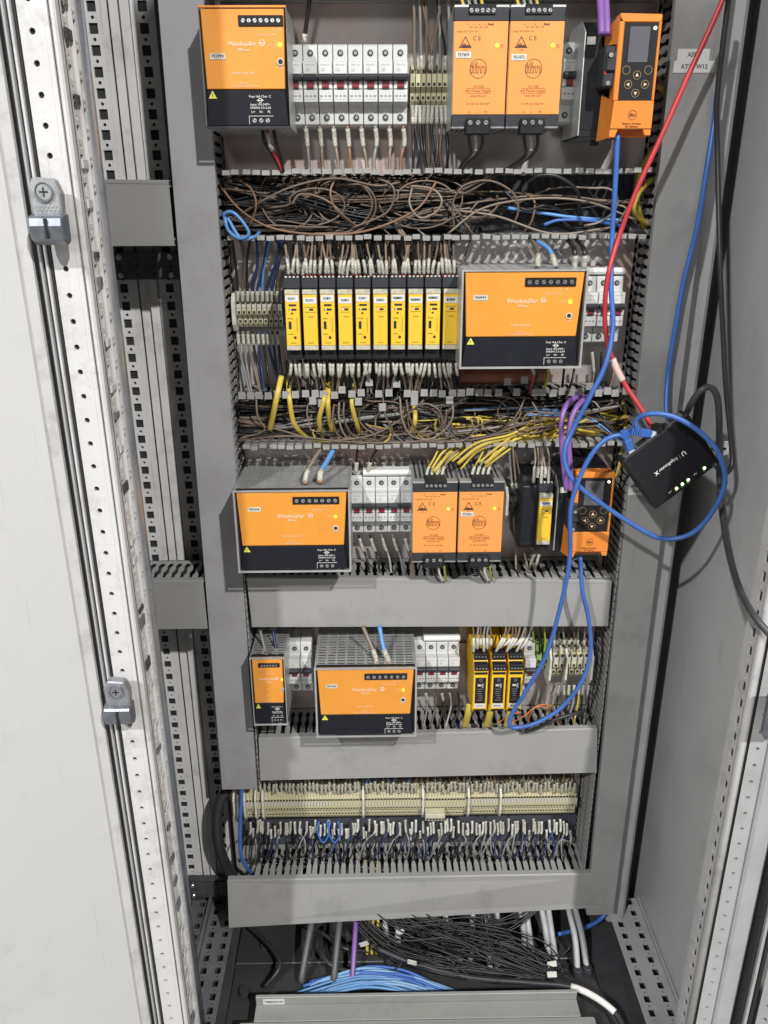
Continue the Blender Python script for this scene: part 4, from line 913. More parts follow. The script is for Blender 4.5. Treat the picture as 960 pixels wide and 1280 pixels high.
# power supply input wires, top row
for i, (pts, c) in enumerate(((((328, 163, .10), (331, 178, .10), (342, 195, .09), (352, 215, .08)), kw), (((334, 163, .10), (338, 182, .1), (347, 200, .09), (353, 215, .08)), rd), (((342, 163, .10), (347, 185, .1), (352, 200, .09), (354, 216, .08)), kw))):
    dwire(wp(*pts), .0021, c, '%s input wire under the top left power supply' % ['left black', 'red', 'right black'][i], 'input wires of the top supplies', (.1, .45) if i == 1 else None)
for b0, nm in ((590, 'left'), (659, 'right')):
    for i in range(3):
        dwire(wp((b0 - 5 + i * 9, 165, .11), (b0 - 3 + i * 8, 180, .105), (b0 - 2 + i * 5, 192, .1), (b0 - 10 + i * 3, 201, .09), (b0 - 18 - (12 if nm == 'right' else 0) + i * 2, 214, .075)), .0019, [kw, bw, kw][i], '%s wire in the plug of the %s narrow supply, top row' % (['left', 'middle', 'right'][i], nm), 'input wires of the top supplies', (.05, .4) if i == 1 else None)
    for i in range(4):
        dwire(wp((b0 - 9 + i * 8, 14, .10), (b0 - 12 + i * 8, 2, .095), (b0 - 16 + i * 9, -14, .085)), .002, yw if i % 3 == 0 else gw, 'short wire entering the top of the %s narrow supply, top row' % nm, 'output wires of the %s narrow supply' % nm, (.0, .35))
# relay top wires
def relaywires(zrow, px0, px1, ytop, ystart, yend, cols, n, lab, grp, dn, df, tilt=8, fer=None, top=True):
    for i in range(n):
        x = px0 + (px1 - px0) * (i + .5) / n + U(-1.5, 1.5); e = x + U(-tilt, tilt)
        s = U(.03, .08); yy = ystart + U(-1, 1)
        pts = wp((x, yy, dn), (x + (e - x) * .25, yy + (yend - yy) * .33, dn + .004), (x + (e - x) * .7, yy + (yend - yy) * .66, (dn + df) / 2), (e, yend, df))
        c_ = rnd.choice(cols); nm_ = {bw: 'brown', bw2: 'pale brown', kw: 'black', gw: 'grey'}[c_]; k_ = max(0, min(9, int((x - 355) / 21.8)))
        lb_ = '%s wire with marker %s the %s yellow relay' % (nm_, 'above' if ystart < 400 else 'below', ORD[k_])
        dwire(pts, .0015, c_, lb_, grp, (s + .02, s + U(.36, .44)), (0, s + .02, fer) if fer else None)
relaywires(0, 358, 572, 0, 345, 302, [bw, bw2, bw, kw, bw2, bw], 38, 'thin brown wire with white marker entering the top of a yellow relay', 'marked wires above the yellow relays', .094, .07, 9, redf)
relaywires(0, 362, 572, 0, 451, 492, [bw, bw2, kw, bw, gw, kw], 40, 'thin brown wire with white marker leaving the bottom of a yellow relay', 'marked wires below the yellow relays', .088, .07, 10, blkf)
for up in (1, 0):
    q = MB()
    for i in range(64):
        x = 357 + i * 3.4 + U(-2, 2); e = x + U(-18, 18)
        if up: p = wp((x, 344, .075), ((x + e) / 2 + U(-5, 5), 325, .055), (e, 300, .05))
        else: p = wp((x, 450, .065), (x + U(-4, 4), 466, .05), ((x + e) / 2 + U(-5, 5), 480, .05), (e, 500, .06))
        q.tube(spline(p, 5), U(.0009, .0015), rnd.choice((bw, kw, kw, kw)), 5)
    tag(q.build('dark_wires', smooth=True), 'dark unmarked wires filling the gap %s the yellow relays' % ('above' if up else 'below'), 'wires', kind='stuff')
for i in range(9):
    x = 297 + i * 6.2; e = 296 + i * 8 + U(-6, 10); c = [kw, bw, kw, nv, nv, lb, nv, nv, bw][i]
    dwire(wp((x, 378, .042), (x, 360, .045), ((x + e) / 2 + U(-6, 8), 330, .05), (e, 300, .065)), .0018, c, 'dark wire bending up from the beige terminals of the relay row', 'wires above the beige terminals', (.0, .28))
    e = x + U(8, 22)
    dwire(wp((x, 414, .042), (x + 2, 435, .045), ((x + e) / 2, 460, .05), (e, 492, .07)), .0018, [gw, gw, bw2, kw, nv, kw, nv, nv, kw][i], 'dark wire dropping from the beige terminals of the relay row', 'wires below the beige terminals', (.06, .3))
# wires over the 960 W supply in the relay row
for i, (a, b, c, lab) in enumerate((((672, 334, .12), (662, 298, .07), bw, 'brown'), ((695, 334, .12), (668, 300, .07), lb, 'light blue'), ((718, 336, .10), (708, 298, .06), kw, 'left black'), ((730, 336, .10), (720, 298, .06), kw, 'right black'))):
    dwire(wp(a, ((a[0] + b[0]) / 2 + 5, 312, .1), b), .0030, c, '%s thick wire entering the top of the wide supply, relay row' % lab, 'wires of the wide supply in the relay row', (.02, .35, mark_m), (0, .05, copper_m))
for i, x in enumerate((665, 672, 684, 707, 719, 740, 752, 765)):
    dwire(wp((x, 458 if x < 690 else 440, .1 if x < 690 else .05), (x + U(-3, 3), 470, .09 if x < 690 else .055), (x - 6 + U(-6, 3), 492, .075)), .0018, [rd, kw, gy, kw, kw, bw, kw, bw][i], '%s wire from the left below the wide relay row supply and its breakers' % ORD[i], 'wires below the wide supply', (.05, .4) if i in (0, 5) else None)
# third row
for i, (pts, c, lab, r) in enumerate(((((381, 605, .13), (384, 590, .12), (392, 575, .10), (402, 560, .07)), bw2, 'brown', .003), (((400, 604, .13), (401, 590, .12), (408, 578, .10), (418, 560, .07)), lb, 'light blue', .0036), (((445, 590, .05), (446, 575, .055), (447, 560, .07)), kw, 'left black', .0022), (((460, 590, .05), (464, 575, .055), (472, 560, .07)), kw, 'right black', .0022))):
    dwire(wp(*pts), r, c, '%s wire entering the left part of the third row from above' % lab, 'wires above the third row', (.08, .4), (0, .06, copper_m))
for i in range(5):
    x = 448 + i * 14.2; dwire(wp((x, 668, .048), (x + 4, 682, .048), (x + 10, 697, .052), (x + 14 + U(-3, 3), 716, .07)), .0018, rnd.choice((bw, kw, bw3, gw)), '%s wire under the five third row breakers' % ORD[i], 'wires under the third row breakers', (.12, .5))
for b0, nm in ((545, 'left'), (602, 'right')):
    for i in range(4):
        x = b0 - 12 + i * 6.4; dwire(wp((x, 601, .095), (x + 1.5, 588, .085), (x + 9, 574, .08), (x + 16 + i * 2, 560, .07)), .0016, [yw, gw, yw, bw2][i], 'marked wire entering the top of the %s narrow supply, third row' % nm, 'output wires of the %s third row supply' % nm, (.05, .42))
    for i in range(3): dwire(wp((b0 - 4 + i * 7, 708, .11), (b0 - 3 + i * 7, 716, .105), (b0 + 3 + i * 5, 726, .09)), .0018, [kw, ww, gy][i], '%s wire under the %s narrow supply of the third row' % (['black', 'white', 'green'][i], nm), 'input wires of the third row supplies')
for i in range(5):
    x = 667 + i * 4.6; dwire(wp((x, 603 - i % 2 * 6, .10), (x + 1, 588, .098), (x + U(-3, 3), 572, .09), (x + U(-4, 0), 552, .07)), .0016, bw2, 'marked wire entering the lone yellow relay of the third row', 'wires above the lone yellow relay', (.0, .42), None)
for i, (x, e, c) in enumerate(((641, 636, gw), (646, 641, bw2), (652, 643, bw), (642, 645, bw2), (650, 660, bw2), (656, 668, bw))):
    if i < 3: dwire(wp((x, 610, .06), (x - 2, 596, .06), (e, 560, .07)), .0016, c, '%s wire above the dark grey terminals' % ORD[i], 'wires at the dark grey terminals', (.0, .25))
    else: dwire(wp((x, 646, .06), (x + 2, 672, .055), (e, 712, .07)), .0018, c, '%s wire below the dark grey terminals' % ORD[i - 3], 'wires at the dark grey terminals')
for i in range(2):
    dwire(wp((661 + i * 7, 712, .07), (664 + i * 7, 703, .085), (668 + i * 6, 693, .09)), .0016, bw2, '%s loose wire end with white markers below the interface module' % ['left', 'right'][i], 'loose marked wire ends', (.4, 1))
# fourth row
for i, (pts, c, lab, r) in enumerate(((((334, 826, .10), (331, 812, .095), (325, 788, .08)), gw, 'grey', .0022), (((347, 826, .10), (345, 812, .095), (341, 788, .08)), nv, 'dark blue', .0022), (((472, 830, .13), (466, 812, .12), (453, 782, .1)), bw2, 'brown', .003), (((488, 830, .13), (480, 812, .12), (474, 782, .1)), lb, 'light blue', .0036))):
    dwire(wp(*pts), r, c, '%s thick wire entering a fourth row power supply from above' % lab, 'wires above the fourth row supplies', (.1, .5), (0, .06, copper_m))
for i in range(6):
    x = 532 + i * 10; dwire(wp((x, 866, .048), (x + 2, 882, .048), (x - 4 + U(-3, 3), 912, .07)), .0018, rnd.choice((kw, bw, gw)), '%s thin wire under the four fourth row breakers' % ORD[i], 'wires under the fourth row breakers', (.0, .3) if i in (0, 2) else None)
for i in range(14):
    x = 592 + i * 4.4 + U(-1, 1); lean = 0 if i < 6 else 14
    dwire(wp((x, 817 - (i % 3) * 5, .095), (x + lean * .5, 803, .10), (x + lean * .9, 792, .09), (x + lean + U(-3, 4), 775, .07)), .0015, rnd.choice((bw, bw2, bw, gw)), 'thin marked wire entering the black yellow relays', 'wires above the black yellow relays', (.1, .5, white_m), (0, .1, redf))
for i, x in enumerate((583, 610, 635)):
    ycab(((x + 4, 880, .10), (x + 2, 893, .10), (x - 2, 908, .085)), '%s yellow cable end hanging below the black yellow relays' % ['left', 'middle', 'right'][i], .0055, .5)
for i in range(12):
    x = 668 + i * 6.2; c = [gy, kw, gy, kw, gw, bw, gw, kw, bw, gw, gw, kw][i]
    dwire(wp((x, 815, .045), (x + U(-2, 2), 800, .05), (x + U(-4, 4), 778, .06)), .0016, c, 'thin wire above the right terminals of the fourth row', 'wires above the fourth row terminals', (.05, .5, mark_m) if i > 3 else None)
    if i > 3: dwire(wp((x, 856, .045), (x - 2 + U(-2, 2), 876, .05), (x - 6 + U(-4, 4), 905, .065)), .0017, rnd.choice((gw, yw, kw, gw, bw)), 'thin wire below the right terminals of the fourth row', 'wires below the fourth row terminals', (.05, .35))
for i, pts in enumerate((((637, 905, .09), (655, 895, .095), (670, 884, .095), (684, 886, .09), (692, 905, .08)), ((660, 905, .08), (663, 893, .09), (672, 882, .095), (690, 883, .09), (697, 903, .08)), ((620, 905, .08), (640, 893, .09), (652, 890, .09)))):
    cable('orange_wire', wp(*pts), .0012, ow, '%s thin orange wire arching over the fingers of the fourth row' % ORD[i], 'wire', 'thin orange wires', n=6)
cable('black_cable', wp((732, 888, .09), (715, 893, .1), (692, 900, .105), (670, 911, .1), (657, 914, .095), (664, 906, .1), (690, 894, .105)), .003, dkc, 'short black cable coil lying over the fourth row duct edge', seg=8)
# fifth row : long strip wires
k5 = 0
for i in range(78):
    x = 326 + i * 5.08 + U(-1, 1)
    if 448 < x < 458 or 524 < x < 532: continue
    c = nv if 0 else (bl if 458 < x < 526 and rnd.random() < .6 else rnd.choice((bw3, kw, bw, kw, gw, kw)))
    y0 = 990 + U(-1.5, 2.5)
    dwire(wp((x, y0, .04), (x + U(-1, 1), y0 - 12, .043), (x + U(-4, 3), 972, .05), (x + U(-6, 4), 950, .06)), .0014, c, 'thin wire with white marker above the long lowest terminal strip', 'marked wires above the lowest strip', (.05, .36, mark_m))
for i in range(92):
    x = 312 + i * 4.42 + U(-2, 2)
    y0 = 1028 + (U(-2, 4) if rnd.random() < .7 else U(4, 14)); e = x + U(-16, 12) - 7; b_ = U(-5, 5)
    dwire(wp((x, y0 - 3, .042), (x + U(-1, 1), y0 + 11, .046), ((x * 2 + e) / 3 + b_, 1050, .056), ((x + e * 2) / 3 + b_, 1064 + U(-3, 3), .062), (e, 1076 + U(-6, 4), .045), (e - 2, 1074, .015)), .0014, rnd.choice((kw, kw, kw, kw, gw, nv)), 'black wire with white marker below the long lowest terminal strip', 'marked wires below the lowest strip', (.03, .22, rnd.choice((white_m, mark_m, mark_m))))
cable('blue_wire', wp((303, 975, .07), (301, 1010, .075), (300, 1050, .075), (303, 1075, .07), (318, 1097, .04)), .0032, bl, 'blue cable hanging down at the left end of the lowest strip', 'cable')
cable('black_cable', wp((284, 985, .02), (272, 1010, .03), (272, 1050, .035), (282, 1080, .03), (300, 1110, .01)), .010, dkc, 'very thick black cable bulging left of the lowest terminals', seg=8)
for i, cx in enumerate((404, 418)):
    cable('blue_wire', wp((cx - 5, 1026, .05), (cx - 7, 1040, .06), (cx, 1053, .065), (cx + 7, 1042, .06), (cx + 5, 1026, .05)), .0016, bl, '%s small blue wire loop under the lowest strip' % ['left', 'right'][i], 'wire', 'small blue loops', n=6)
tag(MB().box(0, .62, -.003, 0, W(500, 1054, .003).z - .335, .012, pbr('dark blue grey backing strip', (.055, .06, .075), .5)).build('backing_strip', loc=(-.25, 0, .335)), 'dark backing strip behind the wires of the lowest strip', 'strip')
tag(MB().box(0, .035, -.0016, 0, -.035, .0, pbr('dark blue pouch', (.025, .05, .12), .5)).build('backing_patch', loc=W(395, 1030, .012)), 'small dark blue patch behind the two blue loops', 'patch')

# ---- tangles in the open ducts (uncountable)
def tangle(name, label, z0, z1, x0, x1, n, cols, seed, loops=12, xb=None):
    r = random.Random(seed); u = r.uniform; q = MB(); H = z1 - z0
    cl = lambda z: min(z1 - .002, max(z0 + .002, z))
    k = 0
    while k < n:                       # combed bundles that share a route
        m_ = r.choice((1, 1, 2, 4, 7, 9)); a = x0 - .002 if r.random() < .55 else u(x0, x1 - .12); L = u(.16, .56); b = min(x1, a + L)
        za, zb = u(z0 + .006, z1 - .006), u(z0 + .006, z1 - .006); amp = u(-.016, .016); d = u(.010, .060); c0 = r.choice(cols); ex = r.random()
        st = max(3, int((b - a) / .045)); ph = u(0, 3)
        base = [V(a + (b - a) * j / st, -d - .006 * math.sin(j * 1.1 + ph), cl(za + (zb - za) * j / st + amp * math.sin(math.pi * j / st + ph * .2))) for j in range(st + 1)]
        if ex < .35: base[-1] = V(base[-1].x, -.068, z1 + .002 if ex < .17 else z0 - .002)
        for w_ in range(m_):
            off = V(u(-.004, .004), u(-.004, .004), u(-.0045, .0045)); c = c0 if r.random() < .7 else r.choice(cols); rad = u(.00085, .0015) * (1.15 if c in (bw2, yw) else 1)
            q.tube(spline([V(p.x + off.x, max(-.074, min(-.005, p.y + off.y)), cl(p.z + off.z + u(-.0012, .0012)) if 0 < i < st else p.z) for i, p in enumerate(base)], 5), rad, c, 5)
            k += 1
    for i in range(loops):
        cx = u(x0 + .05, x1 - .05); cz = (z0 + z1) / 2 + u(-.006, .006); rx = u(.022, .052); rz = u(.022, .034); d = u(.045, .076); ph = u(0, 6); c = r.choice(cols[:3]); nt = int(u(5, 13))
        pts = [V(cx + rx * math.cos(ph + t) + .006 * t, -d + .005 * math.sin(t * 1.7), cl(cz + rz * math.sin(ph + t))) for t in [s * .42 for s in range(nt)]]
        t1 = pts[-1] - pts[-2]; pts += [V(pts[-1].x + (.05 if t1.x > 0 else -.05), -d * .6, cl(pts[-1].z + t1.z * .5)), V(pts[-1].x + (.11 if t1.x > 0 else -.11), -.02, cl(u(z0, z1)))]
        pts = [V(min(x1 + .004, max(x0 - .004, p.x)), p.y, p.z) for p in pts]
        q.tube(spline(pts, 3), u(.0010, .0015), c, 6)
    o = q.build(name, smooth=True); tag(o, label, 'wires', kind='stuff'); return o
tangle('duct_wires', 'tangled brown and black wires filling the upper open duct', 1.328, 1.400, -.185, .13, 330, [bw, bw, bw2, kw, kw, gw, kw, kw], 3, 9)
tangle('duct_wires', 'loose brown and blue wires at the right of the upper open duct', 1.328, 1.385, .12, .355, 15, [bw, bw2, kw, kw, nv, kw, kw], 4, 2)
tangle('duct_wires', 'bundled brown wires filling the left of the lower open duct', 1.050, 1.112, -.185, .13, 300, [bw, bw2, bw, kw, bw, gw, kw, kw], 5, 12)
tangle('duct_wires', 'brown, blue and black wires at the right of the lower open duct', 1.050, 1.112, .08, .355, 110, [bw, bw2, bw, kw, lb, kw, gw, kw], 6, 6)
tangle('yellow_duct_wires', 'thin yellow wires spread through the right half of the lower open duct', 1.050, 1.082, .04, .358, 34, [yw, yw, yw], 16, 7)
tangle('yellow_duct_wires', 'few thin yellow wires running low along the left half of the lower open duct', 1.050, 1.072, -.12, .12, 10, [yw, yw, yw], 17, 1)
tangle('duct_wires', 'dark wires lying in the topmost duct', 1.60, 1.67, -.185, .355, 60, [kw, bw, kw, gw], 8, 0)
tangle('duct_wires', 'dark wires behind the fingers of the third row duct', .762, .832, -.185, .355, 120, [kw, bw, kw, kw, gw], 9, 0)
tangle('duct_wires', 'dark wires behind the fingers of the fourth row duct', .480, .550, -.185, .355, 120, [kw, bw, kw, kw, gw], 10, 0)
tangle('duct_wires', 'black wires behind the fingers of the lowest duct', .178, .256, -.21, .37, 170, [kw, kw, gw, kw], 12, 0)
tangle('fine_duct_wires', 'fine looping brown wires on top of the tangle in the upper open duct', 1.329, 1.399, -.185, .16, 30, [bw, kw, bw, kw], 23, 14)
tangle('fine_duct_wires', 'fine looping brown wires on top of the tangle in the lower open duct', 1.051, 1.112, -.185, .25, 36, [bw, kw, bw, kw], 24, 14)
# bolder single wires in the upper duct
BW = [((275, 232, .06), (300, 262, .07), (340, 285, .075), (400, 293, .078), (460, 288, .078), (520, 262, .078), (545, 228, .075)),
      ((282, 280, .06), (330, 250, .07), (370, 232, .078), (420, 223, .078), (470, 232, .078), (500, 228, .07)),
      ((300, 225, .06), (315, 238, .075), (320, 258, .078), (312, 282, .07)),
      ((420, 222, .07), (413, 240, .08), (420, 262, .08), (440, 280, .07), (455, 290, .06)),
      ((365, 255, .08), (375, 243, .08), (395, 245, .08), (415, 255, .08), (430, 270, .08), (445, 282, .07)),
      ((470, 222, .07), (490, 232, .08), (492, 250, .08), (480, 268, .078), (440, 285, .07)),
      ((515, 235, .07), (512, 255, .08), (525, 272, .082), (545, 265, .08), (552, 250, .08), (540, 236, .075), (510, 232, .07)),
      ((568, 285, .07), (566, 255, .08), (580, 232, .082), (612, 226, .082), (640, 240, .08), (648, 262, .08), (640, 285, .07)),
      ((560, 292, .07), (600, 262, .075), (650, 250, .08), (700, 248, .08), (745, 255, .075), (795, 275, .06)),
      ((560, 262, .07), (620, 270, .075), (690, 292, .078), (760, 285, .07)),
      ((655, 240, .05), (668, 252, .07), (665, 275, .07), (655, 290, .06))]
for i, p in enumerate(BW):
    cable('brown_wire', wp(*p), .0014, rnd.choice((bw2, bw2, bw, bw3)), 'loose brown wire arching over the tangle of the upper open duct', 'wire', 'loose wires of the upper open duct', n=6)
for i, p in enumerate((((660, 228, .07), (675, 219, .08), (700, 222, .08), (722, 240, .075), (724, 268, .06)), ((630, 238, .06), (655, 262, .07), (685, 256, .07), (710, 268, .06)))):
    cable('black_wire', wp(*p), .0023, kw, '%s bold black wire arch at the right of the upper open duct' % ['larger', 'smaller'][i], 'wire')
cable('blue_wire', wp((283, 278, .08), (280, 268, .085), (290, 265, .088), (303, 277, .088), (311, 292, .088), (300, 298, .088), (287, 290, .085), (282, 278, .085), (283, 270, .08), (300, 297, .085), (318, 296, .08), (325, 289, .06)), .0022, lb, 'light blue wire coiled at the left end of the upper open duct', 'wire')
for i, p in enumerate((((635, 260, .05), (670, 265, .06), (720, 272, .06), (790, 276, .04)), ((680, 281, .06), (700, 275, .06), (740, 276, .06), (785, 284, .04)), ((575, 512, .05), (640, 510, .05), (700, 513, .05)))):
    cable('blue_wire', wp(*p), .0021, lb if i != 1 else bl, '%s blue wire lying flat in the open ducts at the right' % ORD[i], 'wire', 'blue wires in the open ducts')
BW2 = [((320, 495, .08), (322, 520, .08), (330, 538, .07), (300, 548, .06)), ((300, 530, .06), (340, 535, .07), (400, 550, .078), (460, 545, .08), (500, 525, .082), (530, 500, .082)),
       ((418, 505, .08), (416, 525, .084), (424, 545, .078), (445, 554, .06)), ((424, 503, .08), (424, 525, .084), (432, 545, .078), (452, 554, .06)), ((430, 503, .08), (430, 522, .084), (440, 543, .078), (462, 554, .06)),
       ((478, 492, .075), (482, 520, .084), (490, 538, .08), (478, 552, .06)), ((500, 498, .08), (503, 525, .085), (515, 545, .08), (540, 548, .075), (562, 530, .08), (566, 508, .08), (555, 496, .07)), ((508, 500, .08), (512, 522, .085), (522, 540, .08), (540, 542, .075), (556, 528, .08), (558, 512, .08)),
       ((520, 508, .08), (535, 505, .084), (550, 515, .085), (552, 532, .08), (540, 545, .07)), ((656, 498, .075), (648, 515, .08), (635, 532, .075), (610, 545, .06)), ((665, 502, .08), (674, 520, .084), (676, 545, .07)), ((652, 535, .07), (656, 520, .08), (667, 518, .082), (668, 538, .075)), ((295, 551, .07), (360, 545, .078), (430, 552, .08), (500, 553, .08), (560, 548, .07)),
       ((580, 552, .07), (640, 540, .075), (700, 532, .08), (760, 540, .06)), ((600, 550, .07), (660, 528, .08), (720, 520, .08), (770, 530, .05))]
for i, p in enumerate(BW2):
    cable('brown_wire', wp(*p), .0014, rnd.choice((bw2, bw2, bw, bw)), 'loose brown wire curling in the lower open duct', 'wire', 'loose wires of the lower open duct', n=6)
# flat marker tags on the lower open duct edge
for i, (px, py) in enumerate(((391, 497), (402, 500), (448, 498), (478, 505), (518, 498), (562, 496))):
    tag(MB().box(-.005, .005, -.0015, 0, -.0055, .0055, duct_m).build('loose_finger', loc=W(px, py + 4, .084), bevel=.0008), 'bent duct finger tip hanging below the lower open duct edge', 'duct finger', 'bent finger tips')

# ================================================================== BOTTOM OF THE CABINET
bx = thing('cable_box', 'flat grey steel box on the cabinet floor with a white label', 'box', (0, 0, 0))
za = .150; A = WZ(320, 1243, za); B = WZ(722, 1241, za); fr = A.y - .03
MB().box(A.x, B.x, A.y - .006, A.y, .095, za, pbr('grey box paint', (.27, .27, .255), .45, vary=.06, scale=8, dirt_or_reflection=(GR, .3, 14))).box(A.x, B.x, A.y - .036, A.y - .006, .095, za - .016, MATS['grey box paint']).build('box_rim', bx, bevel=.001)
MB().box(A.x - .022, B.x + .02, A.y - .20, A.y - .040, .092, za - .010, MATS['grey box paint']).build('box_cover', bx, bevel=.002)
MB().box(A.x - .016, B.x + .012, A.y - .19, A.y - .048, za - .0096, za - .0080, MATS['grey box paint']).build('cover_plate', bx, bevel=.0005)
c = W(357, 1249, 0)
q = MB().box(A.x + .012, A.x + .047, A.y - .0068, A.y - .006, za - .015, za - .004, mcb2_m).build('box_label', bx); text('7480209-04', .0062, print_m, q, (A.x + .0295, A.y - .0070, za - .0095), bold=.0001)
# risers through the floor plate
RIS = [(482, 1132, 487, 1200), (492, 1132, 497, 1195), (556, 1130, 553, 1190), (590, 1140, 588, 1205), (608, 1150, 613, 1215), (620, 1145, 621, 1215), (648, 1130, 655, 1190), (656, 1128, 665, 1195), (675, 1128, 686, 1200), (684, 1128, 695, 1204), (708, 1120, 722, 1215), (716, 1120, 734, 1212), (528, 1140, 530, 1175), (470, 1140, 472, 1180)]
for i, (a, b, c_, d_) in enumerate(RIS):
    e = WZ(c_, d_, .10); e.y = min(-.03, e.y); s = W(a, min(b, 1122), .05)
    cable('riser_cable', [s + V(0, .0, .06), s, s * .45 + e * .55 + V(U(-.004, .004), -.004, .004), e], .0056, gc, 'grey sheathed cable rising from the floor plate behind the lowest duct', 'cable', 'grey riser cables', n=8, parts=(('cable_label', .45, .6, .0054, white_m),) if i in (0, 4, 7) else ())
    g = tag(MB().cyl((0, 0, 0), (0, 0, .010), .011, blk2_m, 12, .008).build('cable_gland', loc=(e.x, e.y, .0985), bevel=.001), 'dark cable gland in the floor plate round a grey riser cable', 'cable gland', 'glands under the riser cables')
def drop(px, c_, d_, z=.105, sw=0):
    e = WZ(c_, d_, z); a = W(px, 1118, .045); return [a + V(0, .01, .07), a, (a + e) / 2 + V(sw, -.008, .012), e + V(0, -.002, .012), e]
cable('purple_cable', drop(447, 441, 1226), .0045, pw, 'purple cable at the bottom under the lowest duct')
for i, x in enumerate((458, 464, 470)):
    cable('bus_cable', drop(x, x + 1, 1192, .105, .003), .0030, yw, '%s yellow cable at the bottom under the lowest duct' % ORD[i], 'bus cable', 'flat yellow bus cables')
dg_ = pbr('dark grey cable', (.09, .09, .09), .45)
for i in range(2):
    cable('black_cable', drop(396 + i * 32, 378 + i * 40, 1225, .105), .0058, dg_, '%s dark grey cable in the shade at bottom left' % ['left', 'right'][i], 'cable', 'dark cables at bottom left')
for i in range(16):
    y = 1219 + i * 1.5; a = U(-.004, .004); t = U(-10, 10)
    cable('blue_cable', [WZ(385 + U(-14, 16), y + 10 + U(-3, 3), .103), WZ(422 + t, y + U(-6, 0), .112 + a), WZ(462 + t, y - 9 + U(-3, 3), .12 + a), WZ(505 + t, y - 4 + U(-4, 4), .115 - a), WZ(545, y + 9 + U(-4, 4), .105 + a), WZ(578, y + 22, .10 + a)], U(.0018, .0028), rnd.choice((pbr('pale blue cable', (.12, .27, .50), .4), pbr('faded blue cable', (.20, .36, .56), .4), bl)), 'pale blue cable in the bundle behind the grey floor box', 'cable', 'pale blue cable bundle', n=6)
cable('blue_cable', [W(766, 1085, .05), W(764, 1120, .05), W(757, 1142, .05), WZ(735, 1158, .115), WZ(697, 1168, .108)], .0042, bl, 'bright blue cable curving in under the right end of the lowest duct')
cable('green_yellow_wire', wp((765, 1060, .07), (764, 1100, .07), (763, 1125, .06)), .0016, gy, 'green yellow wire beside the right end of the lowest duct', 'wire')
for i, p in enumerate((((300, 1150), (330, 1175), (350, 1205), (330, 1235)), ((350, 1145), (400, 1165), (430, 1185), (470, 1190)), ((410, 1150), (400, 1180), (412, 1205), (440, 1215)))):
    cable('black_cable', [WZ(x_, y_, .108 + (.02 if 0 < k < 3 else 0)) for k, (x_, y_) in enumerate(p)], .0034, dkc, '%s thin dark cable lying on the shaded floor at bottom left' % ORD[i], 'cable', 'dark floor cables')
# black thin bundle sweeping diagonally
q = MB(); r = random.Random(5)
for route, nn, sp, rr in (((W(440, 1105, .05), WZ(500, 1155, .15), WZ(560, 1178, .16), WZ(630, 1195, .16), WZ(700, 1222, .14)), 26, .007, .0013),
                          ((W(480, 1105, .05), WZ(540, 1150, .17), WZ(600, 1165, .17), WZ(665, 1192, .15), WZ(705, 1215, .13)), 18, .006, .0014),
                          ((W(410, 1105, .04), WZ(480, 1180, .14), WZ(545, 1205, .14), WZ(610, 1218, .13), WZ(690, 1222, .13)), 20, .005, .0015),
                          ((W(600, 1105, .05), WZ(610, 1165, .15), WZ(640, 1190, .15), WZ(690, 1212, .13)), 12, .005, .0013),
                          ((W(700, 1105, .05), WZ(640, 1150, .16), WZ(570, 1160, .16), WZ(500, 1150, .17), W(440, 1105, .04)), 9, .006, .0013)):
    for i in range(nn):
        j = lambda s_: V(r.gauss(0, s_), r.gauss(0, s_), r.gauss(0, s_))
        q.tube(spline([p + V(r.gauss(0, .008) if 0 < k < len(route) - 1 else 0, 0, 0) + j(sp * (1.7 if 0 < k < len(route) - 1 else .9)) for k, p in enumerate(route)], 6), rr * r.uniform(.6, 1.2), r.choice((kw, kw, dkc, kw, kw, dkc)), 5)
for i in range(12):
    cx = WZ(r.uniform(490, 700), r.uniform(1160, 1205), .125); rr = r.uniform(.012, .024); t0 = r.uniform(0, 6)
    q.tube(spline([cx + V(rr * math.cos(t), rr * .6 * math.sin(t), rr * .5 * math.sin(t + 1)) for t in [t0 + s_ * .6 for s_ in range(8)]], 4), .0013, kw, 5)
tag(q.build('wire_nest', smooth=True), 'nest of thin black wires above the floor plates, right of the purple cable', 'wires', kind='stuff')
cable('black_cable', [WZ(470, 1185, .14), WZ(520, 1205, .135), WZ(590, 1222, .13), WZ(660, 1228, .13), WZ(720, 1235, .13), WZ(765, 1262, .12), WZ(782, 1290, .11)], .0052, dkc, 'taped black cable bundle crossing the floor towards the lower right', seg=8, parts=(('white_sleeve', .66, .86, .0056, ww),))
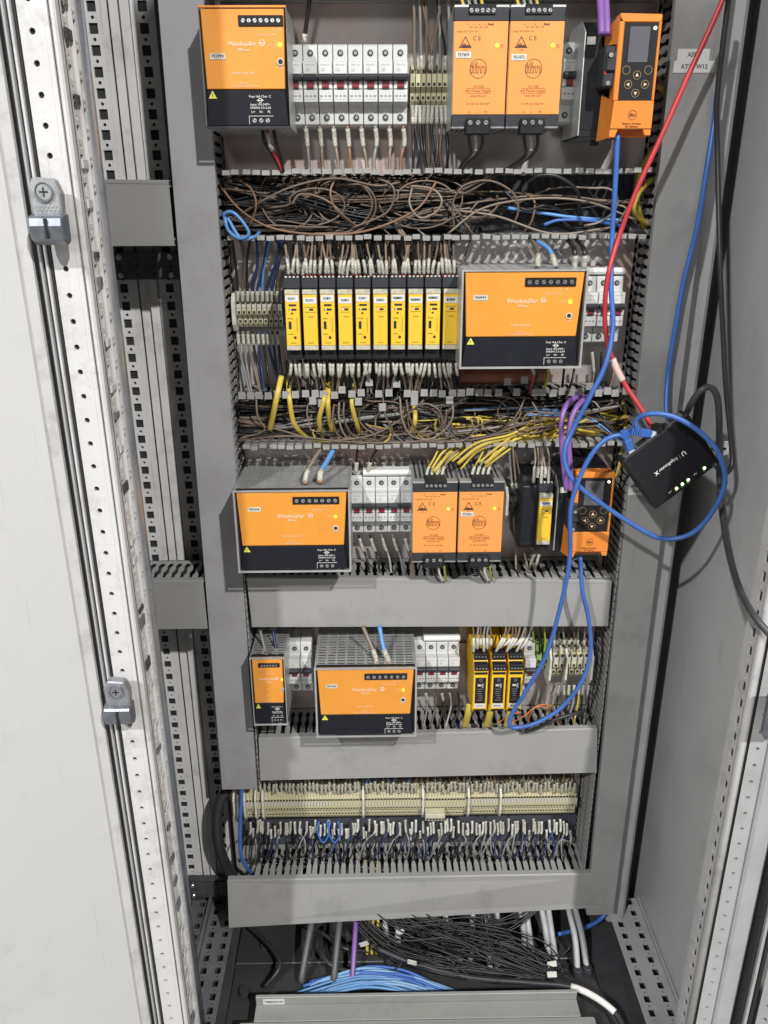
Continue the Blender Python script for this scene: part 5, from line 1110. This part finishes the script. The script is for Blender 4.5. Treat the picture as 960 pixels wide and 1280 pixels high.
for i, (px, py) in enumerate(((455, 1180), (515, 1203), (690, 1218), (690, 1205), (613, 1160), (500, 1165))):
    p = WZ(px, py, .155); tag(MB().box(-.008, .008, -.001, .001, -.0045, .0045, white_m).build('cable_flag', loc=p, bevel=.0005), 'white paper flag wrapped on the black wires at the cabinet floor', 'cable label', 'white flags on the floor wires').rotation_euler = (U(-.6, .2), U(-.6, .6), U(-.5, .5))


# ================================================================== LABELS ON THE RIGHT LID
def lid_label(px0, px1, py0, py1, txt, lab, size):
    d = .0836; a = W(px0, (py0 + py1) / 2, d); b = W(px1, (py0 + py1) / 2, d); z1 = W(px0, py0, d).z; z0 = W(px0, py1, d).z
    t = MB().box(a.x, b.x, -.0005, 0, z0 - a.z, z1 - a.z, mcb2_m); t = MB().box(0, b.x - a.x, -.0005, 0, z0 - a.z, z1 - a.z, mcb2_m).build('adhesive_label', loc=(a.x, -.0833, a.z)); tag(t, lab, 'label')
    text(txt, size, print_m, t, ((b.x - a.x) / 2, -.0006, (z0 + z1) / 2 - a.z), bold=.0001)
lid_label(847, 887, 61, 76, 'ASI 1', 'upper white label on the right duct lid behind the red cable', .0068)
lid_label(842, 894, 76, 91, 'KT1 - W12', 'lower wider white label on the right duct lid behind the red cable', .0068)
lid_label(785, 806, 609, 619, '• A1', 'small white label on the right duct lid beside the router corner', .006)
bpy.context.view_layer.update()
NUM = ['first', 'second', 'third', 'fourth', 'fifth', 'sixth', 'seventh', 'eighth', 'ninth', 'tenth', 'eleventh', 'twelfth', 'thirteenth', 'fourteenth', 'fifteenth', 'sixteenth']
same = {}
for o in sc.objects:
    if o.parent is None and 'label' in o: same.setdefault(o['label'], []).append(o)
for lb_, os_ in same.items():
    if 1 < len(os_) <= 16:
        os_.sort(key=lambda o: (o.matrix_world.translation - CAM).dot(R.col[0]) / (o.matrix_world.translation - CAM).dot(-R.col[2]))
        for i, o in enumerate(os_):
            o['label'] = '%s from the left: %s' % (NUM[i], lb_)
            o['label'] = ' '.join(o['label'].split()[:16])
